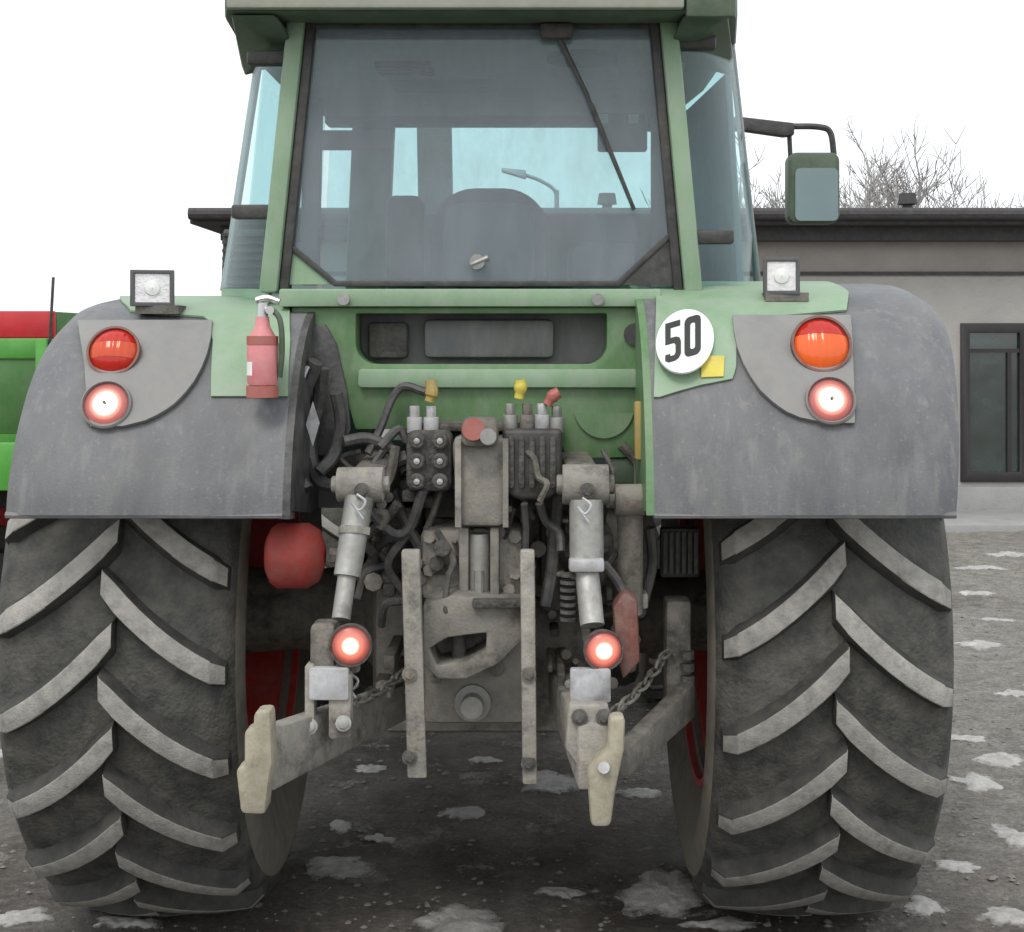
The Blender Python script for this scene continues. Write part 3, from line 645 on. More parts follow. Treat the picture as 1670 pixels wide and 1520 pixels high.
five = [(0, 0), (.42, 0), (.42, .14), (.15, .14), (.15, .40), (.30, .40), (.40, .45), (.44, .55), (.44, .86), (.38, .96), (.28, 1), (.1, 1), (0, .94), (0, .80), (.13, .80), (.15, .86), (.25, .86), (.29, .80), (.29, .60), (.25, .54), (0, .54)]
zo = rrect(.54, 1.0, 0, 1.0, .14, 4); zi = rrect(.70, .84, .16, .84, .06, 4)
zo = [(x, y) for x, y in zo]
dplate([warp(five)], .0025, .002, 'digit_five', 'ink', st); dplate([warp(zo), warp(zi)], .0025, .002, 'digit_zero', 'ink', st)
sticker([[(1143, 586), (1181, 586), (1179, 618), (1143, 620)]], .0135, .003, 'yellow_label', 'yellow', fender[1])

# ---- cab
ZW = 2.07
def cabbar(p0, p1, w_, d_, name, mat, par=None, bevel=.01):
    p0, p1 = Vector(p0), Vector(p1); X = Vector((w_ / 2, 0, 0)); Y = Vector((0, d_ / 2, 0))
    return MB().hexa([p0 - X - Y, p0 + X - Y, p0 + X + Y, p0 - X + Y], [p1 - X - Y, p1 + X - Y, p1 + X + Y, p1 - X + Y]).build(name, mat, par or T, bevel=bevel)
CD = 3.12
for s, xt, xb in ((-1, 489, 441), (1, 1086, 1129)):
    a = P(xt, 10, CD); b = P(xb, 478, CD)
    cp = cabbar(b, a, .052, .09, 'rear_pillar', 'green_pale')
    a2 = P(xt - s * 22, 22, CD); b2 = P(xb - s * 24, 476, CD)
    cabbar(b2, a2, .026, .06, 'door_seal', 'black', cp, .004)
    for yy in ((70, 386) if s > 0 else (95, 345)):
        c = P(xt + (xb - xt) * yy / 470 + s * 40, yy, CD); MB().box(c.x - .06, c.x + .06, CD - .03, CD + .02, c.z - .022, c.z + .018).build('hinge', 'black', cp, bevel=.008)
# rear window: glass with chamfered lower corners, rubber frame
gp = [(503, 40), (1068, 40), (1106, 372), (1008, 463), (546, 463), (464, 395)]
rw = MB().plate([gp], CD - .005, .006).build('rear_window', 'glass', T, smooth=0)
def inset(lp, k):
    c = Vector((sum(p[0] for p in lp) / len(lp), sum(p[1] for p in lp) / len(lp))); n = len(lp); o = []
    for i in range(n):
        p = Vector(lp[i]); a = (p - Vector(lp[i - 1])).normalized(); b = (Vector(lp[(i + 1) % n]) - p).normalized(); na = Vector((-a.y, a.x)); nb = Vector((-b.y, b.x))
        d = (na + nb).normalized(); o.append(tuple(p + d * (k / max(.3, d.dot(na)))))
    return o
MB().plate([inset(gp, -4), inset(gp, 5)], CD - .022, .015).build('window_seal', 'black', rw, bevel=.003)
MB().tube([P(905, 48, CD - .03), P(955, 150, CD - .035), P(1030, 332, CD - .02)], [.009, .007, .006], n=6, sub=1).build('wiper_arm', 'black', rw)
MB().tube([P(965, 170, CD - .018), P(1034, 342, CD - .018)], .006, n=6, sub=1).build('wiper_blade', 'black', rw)
MB().pbox(880, 935, 36, 62, CD - .06, .04).build('wiper_motor', 'grime_dark', rw, bevel=.012)
MB().cyl(P(778, 427, CD - .045), P(778, 427, CD - .007), .022, n=16).cyl(P(768, 432, CD - .04), P(796, 420, CD - .04), .008, n=8).build('window_latch', 'steel', rw)
# corner fillers
MB().plate([[(462, 399), (462, 464), (541, 464)]], CD - .012, .02).build('corner_panel', 'green_pale', T, smooth=0)
MB().plate([[(1012, 465), (1108, 465), (1109, 376)]], CD - .016, .02).build('corner_panel', 'black', T, smooth=0)
MB().plate([rrect(455, 1078, 471, 500, 3, 2)], 3.02, .12).build('window_rail', 'green_pale', T, bevel=.008)
for px in (560, 975): MB().cyl(P(px, 488, 3.0), P(px, 488, 3.03), .017, n=12).build('rail_bolt', 'steel', T)
# header over the rear window and roof
MB().plate([[(492, 2), (1085, 2), (1083, 36), (496, 40)]], CD - .01, .08).build('window_header', 'trim', T, bevel=.006)
RZ = P(0, 22, 2.95).z
rf = MB()
def roofsec(D, hw, z0, z1): return [Vector((-hw, D, z0)), Vector((-hw + .0, D, z0 + (z1 - z0) * .45)), Vector((-hw + .12, D, z1)), Vector((hw - .12, D, z1)), Vector((hw, D, z0 + (z1 - z0) * .45)), Vector((hw, D, z0))]
secs = [(2.93, .70, RZ, RZ + .13), (3.05, .725, RZ - .0, RZ + .2), (3.7, .81, 2.86, 3.06), (4.5, .80, 2.85, 3.04), (5.1, .72, 2.83, 2.96)]
vv = [p for s_ in secs for p in roofsec(*s_)]; ff = [(i * 6 + j, i * 6 + (j + 1) % 6, (i + 1) * 6 + (j + 1) % 6, (i + 1) * 6 + j) for i in range(len(secs) - 1) for j in range(6)] + [tuple(range(6)), tuple(range(24, 30))[::-1]]
roof = rf.add(vv, ff).build('cab_roof', 'green_dark', T, bevel=.015)
MB().box(-.69, .56, 2.90, 2.929, RZ + .004, RZ + .1).build('roof_edge_trim', 'roof_pale', roof, bevel=.008)
MB().box(.565, .70, 2.90, 2.929, RZ - .02, RZ + .1).build('roof_lamp_housing', 'green_dark', roof, bevel=.008)
for s in (-1, 1):
    MB().hexa([Vector((s * .56, 2.94, RZ - .005)), Vector((s * .69, 2.94, RZ - .005)), Vector((s * .60, 3.10, RZ - .055)), Vector((s * .54, 3.10, RZ - .055))], [Vector((s * .56, 3.5, RZ - .005)), Vector((s * .80, 3.66, RZ - .005)), Vector((s * .78, 3.62, RZ - .055)), Vector((s * .54, 3.3, RZ - .055))]).build('roof_gusset', 'green_dark', roof, bevel=.01)
MB().add([(-.62, 3.2, 2.79), (.62, 3.2, 2.79), (.70, 4.85, 2.81), (-.70, 4.85, 2.81), (-.62, 3.2, 2.81), (.62, 3.2, 2.81), (.70, 4.85, 2.828), (-.70, 4.85, 2.828)], [(0, 1, 2, 3), (7, 6, 5, 4), (0, 4, 5, 1), (1, 5, 6, 2), (2, 6, 7, 3), (3, 7, 4, 0)]).build('roof_liner', 'liner', roof)
lv = MB()
for k in range(5): lv.box(-.36, -.18, 3.60 + k * .04, 3.62 + k * .04, 2.78, 2.80)
lv.build('air_vent', 'black', roof)
MB().cyl((.30, 3.5, 2.775), (.30, 3.5, 2.80), .11, n=24).build('loudspeaker', 'trim', roof)
MB().box(-.34, .02, 3.95, 4.06, 2.77, 2.805).build('roof_console', 'trim', roof, bevel=.006)
# curved quarter glass, side glass, pillars
def quad_glass(p, name, mat, par=None, bulge=0, nrm=None):
    m = MB(); n = 8; v = []
    for j in range(n + 1):
        for i in range(n + 1):
            a = Vector(p[0]).lerp(Vector(p[1]), i / n); b = Vector(p[3]).lerp(Vector(p[2]), i / n); q = a.lerp(b, j / n)
            if bulge: q += Vector(nrm) * bulge * (1 - (2 * i / n - 1) ** 2)
            v.append(q)
    w_ = n + 1; off = Vector(nrm or (0, 1, 0)) * -.006; N = len(v); v = v + [q + off for q in v]
    f = []
    for j in range(n):
        for i in range(n): q = j * w_ + i; f += [(q, q + 1, q + w_ + 1, q + w_), (N + q, N + q + w_, N + q + w_ + 1, N + q + 1)]
    for i in range(n):
        for q, d in ((i, 1), (n * w_ + i, 1)): f.append((q, q + d, N + q + d, N + q))
        for q in (i * w_, i * w_ + n): f.append((q, q + w_, N + q + w_, N + q))
    return m.add(v, f).build(name, mat, par or T, smooth=60)
BDp = 3.62
for s, xt, xb, pt, pb in ((-1, 424, 361, 478, 432), (1, 1194, 1240, 1098, 1140)):
    a = P(pb, 470, CD); b = P(xb, 470, BDp); c = P(xt, 62, BDp); d = P(pt, 50, CD)
    quad_glass([a, b, c, d], 'quarter_window', 'glass_side', None, .05, (s * .7, -.7, 0))
    cabbar(P(xb, 474, BDp) + Vector((0, .04, 0)), P(xt, 60, BDp) + Vector((0, .04, 0)), .018, .05, 'side_pillar', 'glass_edge' if False else 'galv', None, .004)
    bx_, tx_ = abs(b.x), abs(c.x)
    quad_glass([(s * bx_, 3.7, 1.6), (-.76 if s < 0 else .80, 4.86, 1.6), (-.70 if s < 0 else .74, 4.86, 2.83), (s * tx_, 3.7, 2.86)], 'side_window', 'glass_side', None, .02, (s, 0, 0))
    cabbar((-.56, 4.9, 1.5) if s < 0 else (.80, 4.9, 1.5), (-.50, 4.9, 2.84) if s < 0 else (.735, 4.9, 2.84), .17 if s < 0 else .11, .07, 'front_pillar', 'green_dark')
    # sill under the quarter window
    MB().hexa([P(pb - s * 6, 500, CD), Vector((b.x, BDp, P(0, 500, CD).z)), Vector((b.x, BDp, b.z)), P(pb - s * 6, 471, CD)], [P(pb - s * 6, 500, CD) + Vector((0, .05, 0)), Vector((b.x, BDp + .05, P(0, 500, CD).z)), Vector((b.x, BDp + .05, b.z)), P(pb - s * 6, 471, CD) + Vector((0, .05, 0))]).build('window_sill', 'green_pale', T)
    MB().hexa([(s * .6, 3.2, 1.5), (s * (bx_ + .0), 3.68, 1.5), (s * bx_, 3.68, 2.0), (s * .6, 3.2, 1.99)], [(s * .6, 4.9, 1.5), (s * .8, 4.9, 1.5), (s * .8, 4.9, 1.6), (s * .6, 4.9, 1.6)]).build('cab_side_wall', 'green_dark', T)
quad_glass([(-.74, 4.93, 1.7), (.74, 4.93, 1.7), (.68, 4.93, 2.83), (-.68, 4.93, 2.83)], 'windscreen', 'glass_side', None, .1, (0, 1, 0))
MB().box(-.7, .7, 3.12, 4.9, 1.42, 1.5).build('cab_floor', 'trim', T)
# louvred box in the left rear corner of the cab
lb = MB().plate([[(364, 374), (432, 374), (428, 470), (360, 470)]], 3.66, .1).build('louvre_box', 'trim', T, bevel=.006)
for k in range(7): MB().pbox(362, 430, 380 + k * 13, 385 + k * 13, 3.645, .014).build('louvre', 'black', lb)
MB().box(-.70, .72, 4.862, 4.98, 2.78, 2.829).build('windscreen_header', 'trim', T, bevel=.01)
# grey-blue panel put in to darken the right quarter glass
MB().slab([[Vector((.845, 3.74, 2.02)), Vector((.80, 4.55, 2.02)), Vector((.75, 4.55, 2.78)), Vector((.80, 3.74, 2.78))]], Vector((-.02, 0, 0))).build('side_dark_panel', 'panel_blue_grey', T)
# windscreen framing seen through the cab
cabbar(P(505, 465, 4.4), P(512, 130, 4.4), .07, .05, 'door_frame', 'trim')
MB().pbox(508, 640, 212, 244, 4.62, .03).build('door_bar', 'trim', T, bevel=.006)
cabbar(P(712, 400, 5.5), P(708, 175, 5.5), .15, .14, 'exhaust_stack', 'grime_dark')
MB().pbox(975, 1056, 182, 246, 4.55, .05).build('monitor', 'black', T, bevel=.01)
for px in (985, 1034): MB().pbox(px - 9, px + 7, 186, 201, 4.53, .012).build('indicator_light', 'white', T)
cabbar(P(1078, 465, 4.8), P(1078, 150, 4.8), .08, .06, 'door_frame', 'trim')
MB().pbox(640, 1075, 346, 520, 4.85, .12).build('dashboard', 'trim', T, bevel=.03)
# seat
SD = 4.0
seat = MB().plate([rrect(700, 896, 306, 640, 60, 8, (75, 75, 10, 10))], SD, .13).build('seat', 'seat_cloth', T, bevel=.035, seg=3)
MB().plate([rrect(722, 874, 330, 470, 30, 5)], SD - .012, .05).build('back_shell', 'trim', seat, bevel=.012)
z0 = P(0, 640, SD).z
MB().box(-.26, .22, SD + .1, SD + .6, 1.58, 1.72).build('cushion', 'seat_cloth', seat, bevel=.04)
MB().box(-.15, .12, SD + .15, SD + .5, 1.501, 1.578).build('seat_base', 'trim', seat, bevel=.01)
MB().plate([rrect(628, 690, 318, 620, 16, 4)], 4.25, .1).build('passenger_backrest', 'seat_cloth', T, bevel=.02)
MB().plate([rrect(930, 1040, 395, 520, 16, 4)], 3.95, .5).build('armrest_console', 'trim', T, bevel=.03)
sw = MB()
ctr = Vector((-.02, 4.6, 2.0)); ax = Vector((0, -.5, .85)).normalized()
sw.lathe([(.012 * math.cos(a), .2 + .012 * math.sin(a)) for a in [2 * math.pi * i / 8 for i in range(8)]], ctr, ax, n=32, closed=True).cyl(ctr - ax * .4, ctr + ax * .01, .03)
for a in (0, 2.1, 4.2):
    u = ax.orthogonal().normalized(); q = ax.cross(u); sw.cyl(ctr, ctr + (u * math.cos(a) + q * math.sin(a)) * .2, .01, n=6)
sw.build('steering_wheel', 'black', T)
# right mirror
MD = 4.9
mr = MB().plate([[(1050, 188), (1210, 190), (1296, 200), (1296, 220), (1280, 222), (1210, 212), (1050, 212)]], MD, .06).build('mirror_arm', 'black', T, bevel=.008)
MB().tube([P(1290, 206, MD + .03), P(1335, 207, MD + .03), P(1354, 216, MD + .03), P(1360, 252, MD + .03)], .013, n=8).cyl(P(1287, 215, MD + .03), P(1289, 256, MD + .03), .01, n=8).build('mirror_rod', 'black', mr)
hd = MB().plate([rrect(1286, 1370, 248, 364, 14, 4)], MD - .01, .1).build('mirror_head', 'green_dark', T, bevel=.012)
MB().plate([rrect(1297, 1367, 274, 360, 8, 3)], MD - .016, .004).build('mirror_glass', 'mirror', hd)

# ---- green rear panel with its dark recess
out = rrect(476, 1062, 501, 745, 4, 2)
body = MB().plate([[(476, 501), (1062, 501), (1062, 745), (925, 748), (905, 700), (580, 700), (562, 640), (520, 640), (476, 600)], rrect(580, 990, 511, 594, 30, 6, (4, 4, 34, 34))], 3.05, .14).build('rear_panel', 'green', T, bevel=.006)
MB().pbox(560, 1010, 505, 600, 3.195, .03).build('recess_back', 'plastic', body)
MB().pbox(690, 905, 520, 585, 3.14, .05).build('recess_cover', 'plastic', body, bevel=.02)
MB().pbox(600, 665, 525, 585, 3.13, .06).build('recess_box', 'grime_dark', body, bevel=.015)
MB().plate([rrect(584, 1058, 602, 632, 6, 3)], 3.025, .024).build('ledge', 'green_pale', body, bevel=.008)
MB().cyl(P(1035, 545, 3.04), P(1035, 545, 3.048), .031, n=20).build('grommet', 'black', body)
MB().plate([arc(985, 660, 50, 55, 15, 165, 12)], 3.04, .009).build('step_tread', 'green', body)
MB().plate([rrect(1036, 1058, 655, 750, 3, 2)], 2.83, .05).build('yellow_strip', 'ochre', T, bevel=.004)
MB().pbox(995, 1052, 747, 790, 3.06, .1).build('lower_bracket', 'green_dark', T, bevel=.008)

# ---- hydraulic couplers
def coupler(x0, x1, y0, y1, D, rows, cols, mt, dot):
    b = MB().plate([rrect(x0, x1, y0, y1, 14, 4)], D, .14).build('valve_block', mt, T, bevel=.012)
    for r_ in range(rows):
        for c_ in range(cols):
            px = x0 + (x1 - x0) * (c_ + .5) / cols; py = y0 + 16 + (y1 - y0 - 34) * r_ / max(1, rows - 1)
            cp_ = MB().lathe([(-.002, .022), (.022, .022), (.026, .017), (.026, .010), (.012, .009), (.012, .0005)], P(px, py, D), (0, -1, 0), n=16).build('coupler_socket', 'grime_dark', b)
            if dot: MB().lathe([(.012, .0088), (.030, .0085), (.033, .0005)], P(px, py, D), (0, -1, 0), n=12).build('coupler_plug', dot, b)
coupler(662, 737, 702, 802, 2.86, 3, 2, 'grime_dark', 'steel_white')
vb = MB().plate([rrect(819, 917, 700, 816, 14, 6, (8, 8, 34, 34))], 2.84, .16).build('valve_block', 'black', T, bevel=.02, seg=3)
for c_ in range(5): MB().plate([rrect(829 + c_ * 17, 838 + c_ * 17, 712, 796, 4, 3)], 2.828, .016).build('block_rib', 'grime_dark', vb, bevel=.003)
for px, py, cap, col in ((676, 672, 1, 'steel_white'), (703, 672, 1, 'steel_white'), (832, 668, 1, 'steel'), (860, 668, 1, 'grime'), (884, 668, 1, 'steel_white'), (908, 672, 0, 'steel')):
    f = MB().cyl(P(px, py + 34, 2.9), P(px, py + 8, 2.9), .021, n=14).cyl(P(px, py + 8, 2.9), P(px, py - 10, 2.9), .015, n=6).build('hose_fitting', col, T, bevel=.002)
for pts, m in (([(700, 655), (704, 640), (702, 620)], 'ochre'), ([(846, 650), (849, 632), (848, 620)], 'yellow'), ([(892, 660), (902, 646), (912, 640)], 'cap_red')):
    MB().tube([P(x, y, 2.89) for x, y in pts], [.013, .018, .016], n=10, sub=4).build('dust_cap', m, T)
MB().pbox(668, 920, 690, 704, 2.91, .2).build('coupler_shelf', 'grime', T, bevel=.008)
# ---- top link bracket and hitch
tb = MB().plate([[(738, 712), (832, 712), (832, 740), (824, 860), (746, 860), (738, 740)]], 2.84, .16).build('top_link_bracket', 'grime_pale', T, bevel=.02)
MB().pbox(742, 752, 716, 860, 2.815, .022).build('bracket_rib', 'grime_pale', tb); MB().pbox(820, 829, 716, 860, 2.815, .022).build('bracket_rib', 'grime_pale', tb)
MB().plate([rrect(752, 812, 682, 730, 12, 4)], 2.79, .1).build('top_link_eye', 'grime', tb, bevel=.015)
MB().cyl(P(772, 700, 2.77), P(772, 700, 2.80), .03, n=16).build('pivot_pin', 'cap_red', tb); MB().cyl(P(796, 712, 2.77), P(796, 712, 2.80), .022, n=16).build('link_bolt', 'steel', tb)
for x0_, x1_ in ((748, 764), (799, 814)): MB().pbox(x0_, x1_, 861, 978, 2.86, .16).build('cheek_plate', 'grime_pale', tb, bevel=.006)
MB().cyl(P(781, 870, 2.9), P(781, 975, 2.9), .03, n=14).cyl(P(781, 930, 2.87), P(781, 978, 2.87), .014, n=10).build('lift_cylinder', 'steel', tb)
MB().pbox(686, 852, 862, 980, 2.93, .27).build('cover_plate', 'grime_pale', T, bevel=.02)
for x, y in ((700, 876), (840, 876), (700, 930), (840, 935), (715, 965), (830, 962)): MB().cyl(P(x, y, 2.91), P(x, y, 2.94), .018, n=6).build('cover_bolt', 'grime_pale', T)
for x, y in ((710, 930),): MB().pbox(690, 730, 922, 938, 2.915, .02).build('cover_slot', 'grime_dark', T)
hj = MB().plate([[(690, 985), (740, 972), (850, 985), (852, 1045), (815, 1082), (760, 1108), (715, 1108), (690, 1085)], [(700, 1058), (730, 1040), (794, 1032), (792, 1060), (762, 1078), (712, 1086)]], 2.76, .2).build('tow_hitch', 'grime_pale', T, bevel=.016)
MB().cyl(P(748, 1030, 2.84), P(748, 1092, 2.84), .02, n=12).build('hitch_pin', 'grime_dark', hj)
MB().pbox(690, 858, 985, 1182, 2.92, .26).build('hitch_frame', 'grime_pale', T, bevel=.02)
MB().pbox(770, 862, 978, 992, 2.73, .03).build('hitch_lever', 'grime_dark', hj, bevel=.004)
MB().lathe([(-.1, .05), (.05, .05), (.05, .03), (.1, .03), (.1, .001)], P(772, 1140, 2.95), (0, -1, 0), n=18).build('power_shaft', 'steel', T)
for x0_, x1_, xb_, yb in ((654, 684, 664, 1270), (848, 872, 852, 1280)):
    a = P(x0_, 898, 2.66); b = P(x1_, 898, 2.66); k = Vector((P(xb_, yb, 2.66).x - a.x, 0, 0)); zb = P(0, yb, 2.66).z
    MB().hexa([Vector((a.x, 2.66, zb)) + k, Vector((b.x + (0.004 if x0_ < 700 else 0), 2.66, zb)) + k, b, a], [Vector((a.x, 2.70, zb)) + k, Vector((b.x, 2.70, zb)) + k, b + Vector((0, .04, 0)), a + Vector((0, .04, 0))]).build('hitch_rod', 'grime_pale', T, bevel=.006)
for px in (668, 860): MB().cyl(P(px, 925, 2.70), P(px, 925, 3.1), .022, n=12).build('rod_pivot', 'grime', T)

# ---- lift linkage
def joint(px, py, D, r, w_, mat='grime', name='pivot_joint', par=None):
    c = P(px, py, D); m = MB().cyl(c - Vector((w_ / 2, 0, 0)), c + Vector((w_ / 2, 0, 0)), r, n=20).cyl(c - Vector((w_ / 2 + .015, 0, 0)), c + Vector((w_ / 2 + .015, 0, 0)), r * .5, n=8)
    return m.build(name, mat, par or T, bevel=.004)
la = cabbar
for (a, b, w_) in (((588, 800), (640, 760), .09), ((955, 790), (925, 760), .09)):
    p0 = P(*a, 2.74); p1 = P(*b, 3.28); MB().hexa([p0 + Vector((-w_ / 2, 0, -.035)), p0 + Vector((w_ / 2, 0, -.035)), p0 + Vector((w_ / 2, 0, .035)), p0 + Vector((-w_ / 2, 0, .035))], [p1 + Vector((-w_ / 2, 0, -.08)), p1 + Vector((w_ / 2, 0, -.08)), p1 + Vector((w_ / 2, 0, .08)), p1 + Vector((-w_ / 2, 0, .08))]).build('lift_arm', 'grime', T, bevel=.015)
joint(588, 790, 2.70, .045, .12, 'grime_pale'); joint(955, 790, 2.70, .052, .12, 'grime_pale'); joint(1027, 815, 2.8, .042, .08, 'grime_pale')
lr = MB().cyl(P(586, 812, 2.68), P(566, 940, 2.62), .037, .034, n=18).cyl(P(568, 925, 2.63), P(556, 1010, 2.58), .024, n=14).build('lift_rod', 'steel', T)
MB().cyl(P(578, 860, 2.655), P(577, 872, 2.65), .043, n=6).build('adjuster_nut', 'grime_pale', lr)
rr2 = MB().cyl(P(956, 815, 2.68), P(957, 930, 2.66), .044, n=20).cyl(P(957, 930, 2.66), P(966, 1020, 2.6), .031, n=16).build('lift_rod', 'steel', T)
for k in range(7):
    MB().cyl(P(927, 935 + k * 12, 2.66), P(927, 940 + k * 12, 2.66), .022, n=12).build('spring_coil', 'grime_dark', rr2)
MB().pbox(928, 986, 912, 934, 2.61, .05).build('rod_collar', 'steel_white', rr2, bevel=.008)
MB().cyl(P(1027, 830, 2.82), P(1030, 1000, 2.85), .036, .03, n=16).build('lift_ram', 'grime', T)
# lower links
def link_bar(pn, pf, Dn, Df, hn, hf, th, name, mat):
    a, b = P(*pn, Dn), P(*pf, Df); X = Vector((th / 2, 0, 0))
    return MB().hexa([a - X + Vector((0, 0, -hn)), a + X + Vector((0, 0, -hn)), a + X + Vector((0, 0, hn)), a - X + Vector((0, 0, hn))], [b - X + Vector((0, 0, -hf)), b + X + Vector((0, 0, -hf)), b + X + Vector((0, 0, hf)), b - X + Vector((0, 0, hf))]).build(name, mat, T, bevel=.01)
lk = link_bar((425, 1240), (660, 1140), 2.36, 3.1, .075, .05, .06, 'lower_link', 'grime_pale')
hk = MB().plate([[(414, 1162), (440, 1160), (442, 1192), (444, 1245), (440, 1262), (432, 1330), (392, 1328), (384, 1255), (398, 1250), (398, 1192), (412, 1190)]], 2.30, .075).build('link_hook', 'clay', lk, bevel=.012)
MB().plate([rrect(536, 572, 1100, 1205, 6, 3)], 2.54, .05).build('link_bracket', 'grime_pale', lk, bevel=.006); MB().plate([rrect(497, 512, 1085, 1195, 4, 3)], 2.54, .05).build('link_bracket', 'grime_pale', lk, bevel=.006)
rk = link_bar((968, 1235), (915, 1120), 2.40, 3.15, .08, .05, .075, 'lower_link', 'grime_pale')
MB().plate([[(928, 1150), (992, 1150), (1000, 1200), (998, 1290), (972, 1292), (922, 1222)]], 2.42, .05).build('link_bracket', 'grime_pale', rk, bevel=.008)
MB().plate([[(994, 1172), (1020, 1170), (1018, 1225), (1004, 1290), (996, 1350), (964, 1350), (958, 1265), (975, 1240), (992, 1225)]], 2.34, .07).build('link_hook', 'clay', rk, bevel=.012)
MB().cyl(P(985, 1252, 2.325), P(985, 1252, 2.345), .014, n=10).build('hook_bolt', 'steel_white', rk)
link_bar((1010, 1245), (1120, 1142), 2.42, 2.95, .035, .05, .05, 'stabiliser', 'grime'); 
MB().pbox(1086, 1128, 980, 1165, 2.97, .1).build('stabiliser_mount', 'grime', T, bevel=.012)
for k in range(5): MB().cyl(P(1121, 1062 + k * 20, 2.96), P(1121, 1074 + k * 20, 2.96), .02, n=10).build('mount_coil', 'grime_dark', T)
# link lamps, returned flash painted as glow, and white plates on the links
def linklamp(px, py, r, D, par, plate, gx):
    c = P(px, py, D); k = (D + Y0) / F; n = Vector((gx, -1, 0)).normalized()
    o = MB().lathe([(-.06, r * k * .55), (-.03, r * k * .9), (.004, r * k), (.010, r * k * .97), (.010, r * k * .9), (-.02, r * k * .85)], c, n, n=28, closed=True).build('link_lamp', 'grime_dark', par, smooth=40)
    MB().lathe([(.0, r * k * .9), (.008, r * k * .75), (.013, r * k * .5), (.016, r * k * .2), (.0165, .001)], c, n, n=28).build('lamp_lens', 'flash_link', o, smooth=60, org=c + n * .01)
    MB().plate([rrect(*plate, 4, 3)], D - .02, .03).build('marker_plate', 'steel_white', o, bevel=.004)
    MB().cyl(c + Vector((0, .03, -r * k * .4)), c + Vector((0, .05, -r * k * 1.3)), .018, n=10).build('lamp_stem', 'grime', o)
linklamp(572, 1052, 36, 2.55, T, (504, 568, 1090, 1142), .05); linklamp(984, 1060, 34, 2.56, T, (930, 996, 1092, 1146), .1)
MB().pbox(505, 546, 1020, 1092, 2.56, .1).build('lamp_mount', 'grime', T, bevel=.012)
MB().plate([[(1000, 990), (1018, 965), (1040, 978), (1044, 1080), (1016, 1110), (1004, 1060)]], 2.62, .08).build('reflector_flag', 'flag_red', T, bevel=.01)
MB().lathe([(0, .001), (.0, .05), (.012, .075), (.03, .088), (.11, .088), (.14, .07), (.155, .03), (.155, .001)], P(436, 906, 2.86), (1, 0, 0), n=28).build('accumulator', 'red_dirty', T, smooth=50)
MB().cyl(P(538, 906, 2.86), P(556, 906, 2.86), .022, n=6).build('accumulator_nut', 'grime', T)
# ---- hoses and brackets beside the housing
for pts, D, r in (([(515, 590), (495, 640), (478, 700), (475, 760), (500, 800)], 2.9, .022), ([(525, 600), (520, 660), (505, 730), (530, 790), (600, 770), (665, 745)], 2.95, .02),
                  ([(548, 640), (556, 690), (545, 740), (520, 770)], 2.92, .018), ([(640, 800), (660, 850), (690, 905), (700, 960)], 2.95, .016), ([(600, 830), (640, 870), (668, 860), (690, 800)], 2.85, .014),
                  ([(855, 822), (858, 860), (857, 905)], 2.84, .010), ([(910, 800), (905, 860), (900, 930), (890, 990)], 2.9, .018), ([(620, 730), (650, 700), (664, 720)], 2.9, .013),
                  ([(880, 820), (890, 850), (912, 870), (915, 900)], 2.85, .012), ([(560, 720), (600, 715), (640, 735), (662, 770)], 2.93, .016), ([(985, 920), (1005, 945), (1018, 970)], 2.66, .012),
                  ([(1060, 860), (1064, 920), (1050, 980)], 2.9, .015), ([(695, 640), (660, 630), (640, 650), (620, 700), (600, 740)], 2.97, .012)):
    MB().tube([P(x, y, D + .03 * math.sin(i)) for i, (x, y) in enumerate(pts)], r, n=8).build('hydraulic_hose', 'hose', T)
MB().plate([[(488, 535), (530, 528), (548, 560), (566, 640), (572, 700), (555, 740), (500, 745), (480, 700), (484, 600)]], 3.03, .02).build('rubber_flap', 'hose', T, bevel=.004)
MB().plate([[(510, 655), (521, 690), (510, 728), (499, 692)]], 2.86, .006).build('painted_glint', 'steel_white', T)  # glint on the dark flap, shaped as a pale plate
MB().tube([P(502, 598, 2.88), P(484, 640, 2.85), P(470, 680, 2.83)], .006, n=6).build('grab_wire', 'steel_white', T)
MB().cyl(P(466, 770, 2.85), P(466, 845, 2.85), .025, n=14).cyl(P(465, 752, 2.85), P(465, 772, 2.85), .014, n=10).build('side_cylinder', 'galv', T)
MB().pbox(530, 660, 740, 775, 3.1, .15).build('cross_beam', 'grime_dark', T, bevel=.01)
MB().pbox(620, 690, 800, 960, 3.12, .1).build('side_casting', 'grime_dark', T, bevel=.02)
MB().pbox(880, 1060, 820, 1000, 3.14, .1).build('side_casting', 'grime', T, bevel=.02)
for k in range(6): MB().pbox(1082 + k * 10, 1088 + k * 10, 868, 936, 3.05, .02).build('cooler_fin', 'grime_dark', T)
MB().pbox(1078, 1142, 862, 942, 3.07, .05).build('cooler_box', 'black', T, bevel=.006)
rs = random.Random(4)
for k in range(130):                      # brackets, clamps and clods of mud caught on the linkage
    x, y, D = rs.uniform(590, 1050), rs.uniform(775, 1130), rs.uniform(2.84, 3.12); ww, hh = rs.uniform(7, 24), rs.uniform(6, 26)
    if rs.random() < .5: MB().pbox(x - ww / 2, x + ww / 2, y - hh / 2, y + hh / 2, D, 3.3 - D).build('clamp', rs.choice(('grime', 'grime_dark', 'grime_pale')), T, bevel=.006)
    else: MB().cyl(P(x, y, D), P(x + rs.uniform(-8, 8), y + rs.uniform(-6, 6), 3.25), ww * .0011, n=8).build('housing_bolt', rs.choice(('grime', 'grime_dark', 'grime_pale')), T, bevel=.002)

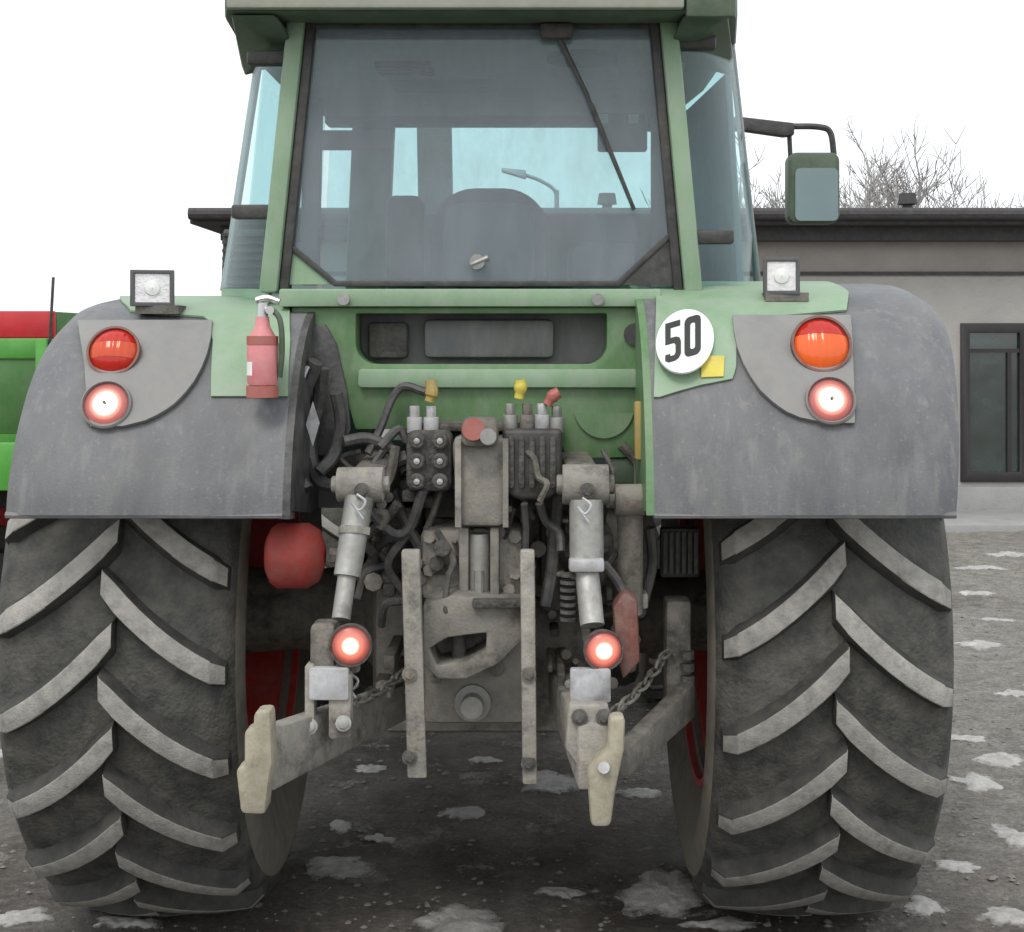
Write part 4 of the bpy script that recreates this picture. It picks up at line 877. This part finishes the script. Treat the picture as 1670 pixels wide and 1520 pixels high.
rh = random.Random(9)
for k in range(16):                      # loose hoses and cables looping over the housing
    x, y, D = rh.uniform(585, 1040), rh.uniform(720, 900), rh.uniform(2.86, 3.05); pts = [P(x, y, D)]
    for q in range(4): x += rh.uniform(-34, 34); y += rh.uniform(8, 52); D += rh.uniform(-.05, .05); pts.append(P(x, y, D))
    MB().tube(pts, rh.choice((.007, .009, .012, .015)), n=7).build('cable', rh.choice(('hose', 'hose', 'grime_dark', 'grime')), T)
def chain(p, q, n, sag, name):           # check chain: each link a part
    for i in range(n):
        t = (i + .5) / n; c = p.lerp(q, t) - Vector((0, 0, sag * 4 * t * (1 - t))); d = (q - p).normalized(); u = Vector((0, 0, 1)) if i % 2 else Vector((1, 0, 0)); L2 = (q - p).length / n * .72
        MB().tube([c + d * L2 * math.cos(a) + u * .013 * math.sin(a) for a in [2 * math.pi * z / 10 for z in range(11)]], .0045, n=6, sub=1).build('chain_link', 'grime', T)
chain(P(560, 1150, 2.62), P(672, 1085, 2.95), 9, .02, ''); chain(P(1000, 1160, 2.5), P(1090, 1060, 2.95), 9, .02, '')
for px, py, D in ((560, 1180, 2.525), (505, 1185, 2.525), (945, 1170, 2.40), (985, 1170, 2.40), (590, 800, 2.63), (958, 800, 2.63), (668, 1100, 2.65), (862, 1100, 2.65), (668, 1235, 2.65), (862, 1245, 2.65)):
    MB().cyl(P(px, py, D), P(px, py, D + .03), .014, n=6).cyl(P(px, py, D + .006), P(px, py, D + .012), .020, n=16).build('pin_head', rh.choice(('steel', 'grime_dark', 'grime')), T, bevel=.001)
for px, py in ((582, 806), (950, 812), (570, 1098)):
    MB().tube([P(px, py, 2.62), P(px + 14, py + 12, 2.61), P(px + 4, py + 26, 2.61), P(px - 8, py + 14, 2.61), P(px + 10, py + 40, 2.61)], .0035, n=6).build('linch_pin', 'steel_white', T)
# ---- fire extinguisher hung on the fender
ED = 2.66
e0 = P(428, 575, ED)
ex = empty('fire_extinguisher', P(428, 640, ED)); tag(ex, 'faded red fire extinguisher hanging on the left fender beside the rear panel', 'fire extinguisher')
rr3 = 25 * (ED + Y0) / F
MB().lathe([(0, .001), (.0, rr3 * .9), (.01, rr3), (.10, rr3), (.125, rr3 * .85), (.15, rr3 * .5), (.175, rr3 * .42), (.175, .001)], P(428, 628, ED), (0, 0, 1), n=28).build('body', 'extinguisher_pink', ex, smooth=40)
MB().lathe([(0, rr3 * 1.03), (.022, rr3 * 1.03)], P(428, 562, ED), (0, 0, 1), n=28).build('strap', 'cap_red', ex)
MB().lathe([(0, rr3 * 1.012), (.035, rr3 * 1.012)], P(428, 612, ED), (0, 0, 1), n=28, a0=R(120), a1=R(240)).build('label_band', 'white', ex)
MB().cyl(P(440, 506, ED - .02), P(440, 506, ED), .011, n=12).build('gauge', 'chrome', ex)
MB().cyl(P(428, 516, ED), P(430, 494, ED), .014, n=12).build('valve', 'chrome', ex); MB().tube([P(418, 490, ED), P(436, 486, ED), P(456, 492, ED)], .009, n=8).build('handle', 'chrome', ex)
MB().tube([P(436, 500, ED), P(456, 520, ED - .01), P(460, 570, ED - .01), P(456, 615, ED)], .008, n=8).build('hose', 'green_dark', ex)
MB().lathe([(0, rr3 * 1.05), (.03, rr3 * 1.05), (.03, .001), (0, .001)], P(428, 648, ED), (0, 0, 1), n=24, closed=True).build('foot_ring', 'cap_red', ex)
MB().box(P(420, 0, ED).x, P(436, 0, ED).x, ED + rr3 * .9, 2.95, P(0, 640, ED).z, P(0, 560, ED).z).build('bracket', 'green', ex)

# lower the whole machine and what hangs on it onto the ground
T.location.z -= LIFT; ex.location.z -= LIFT
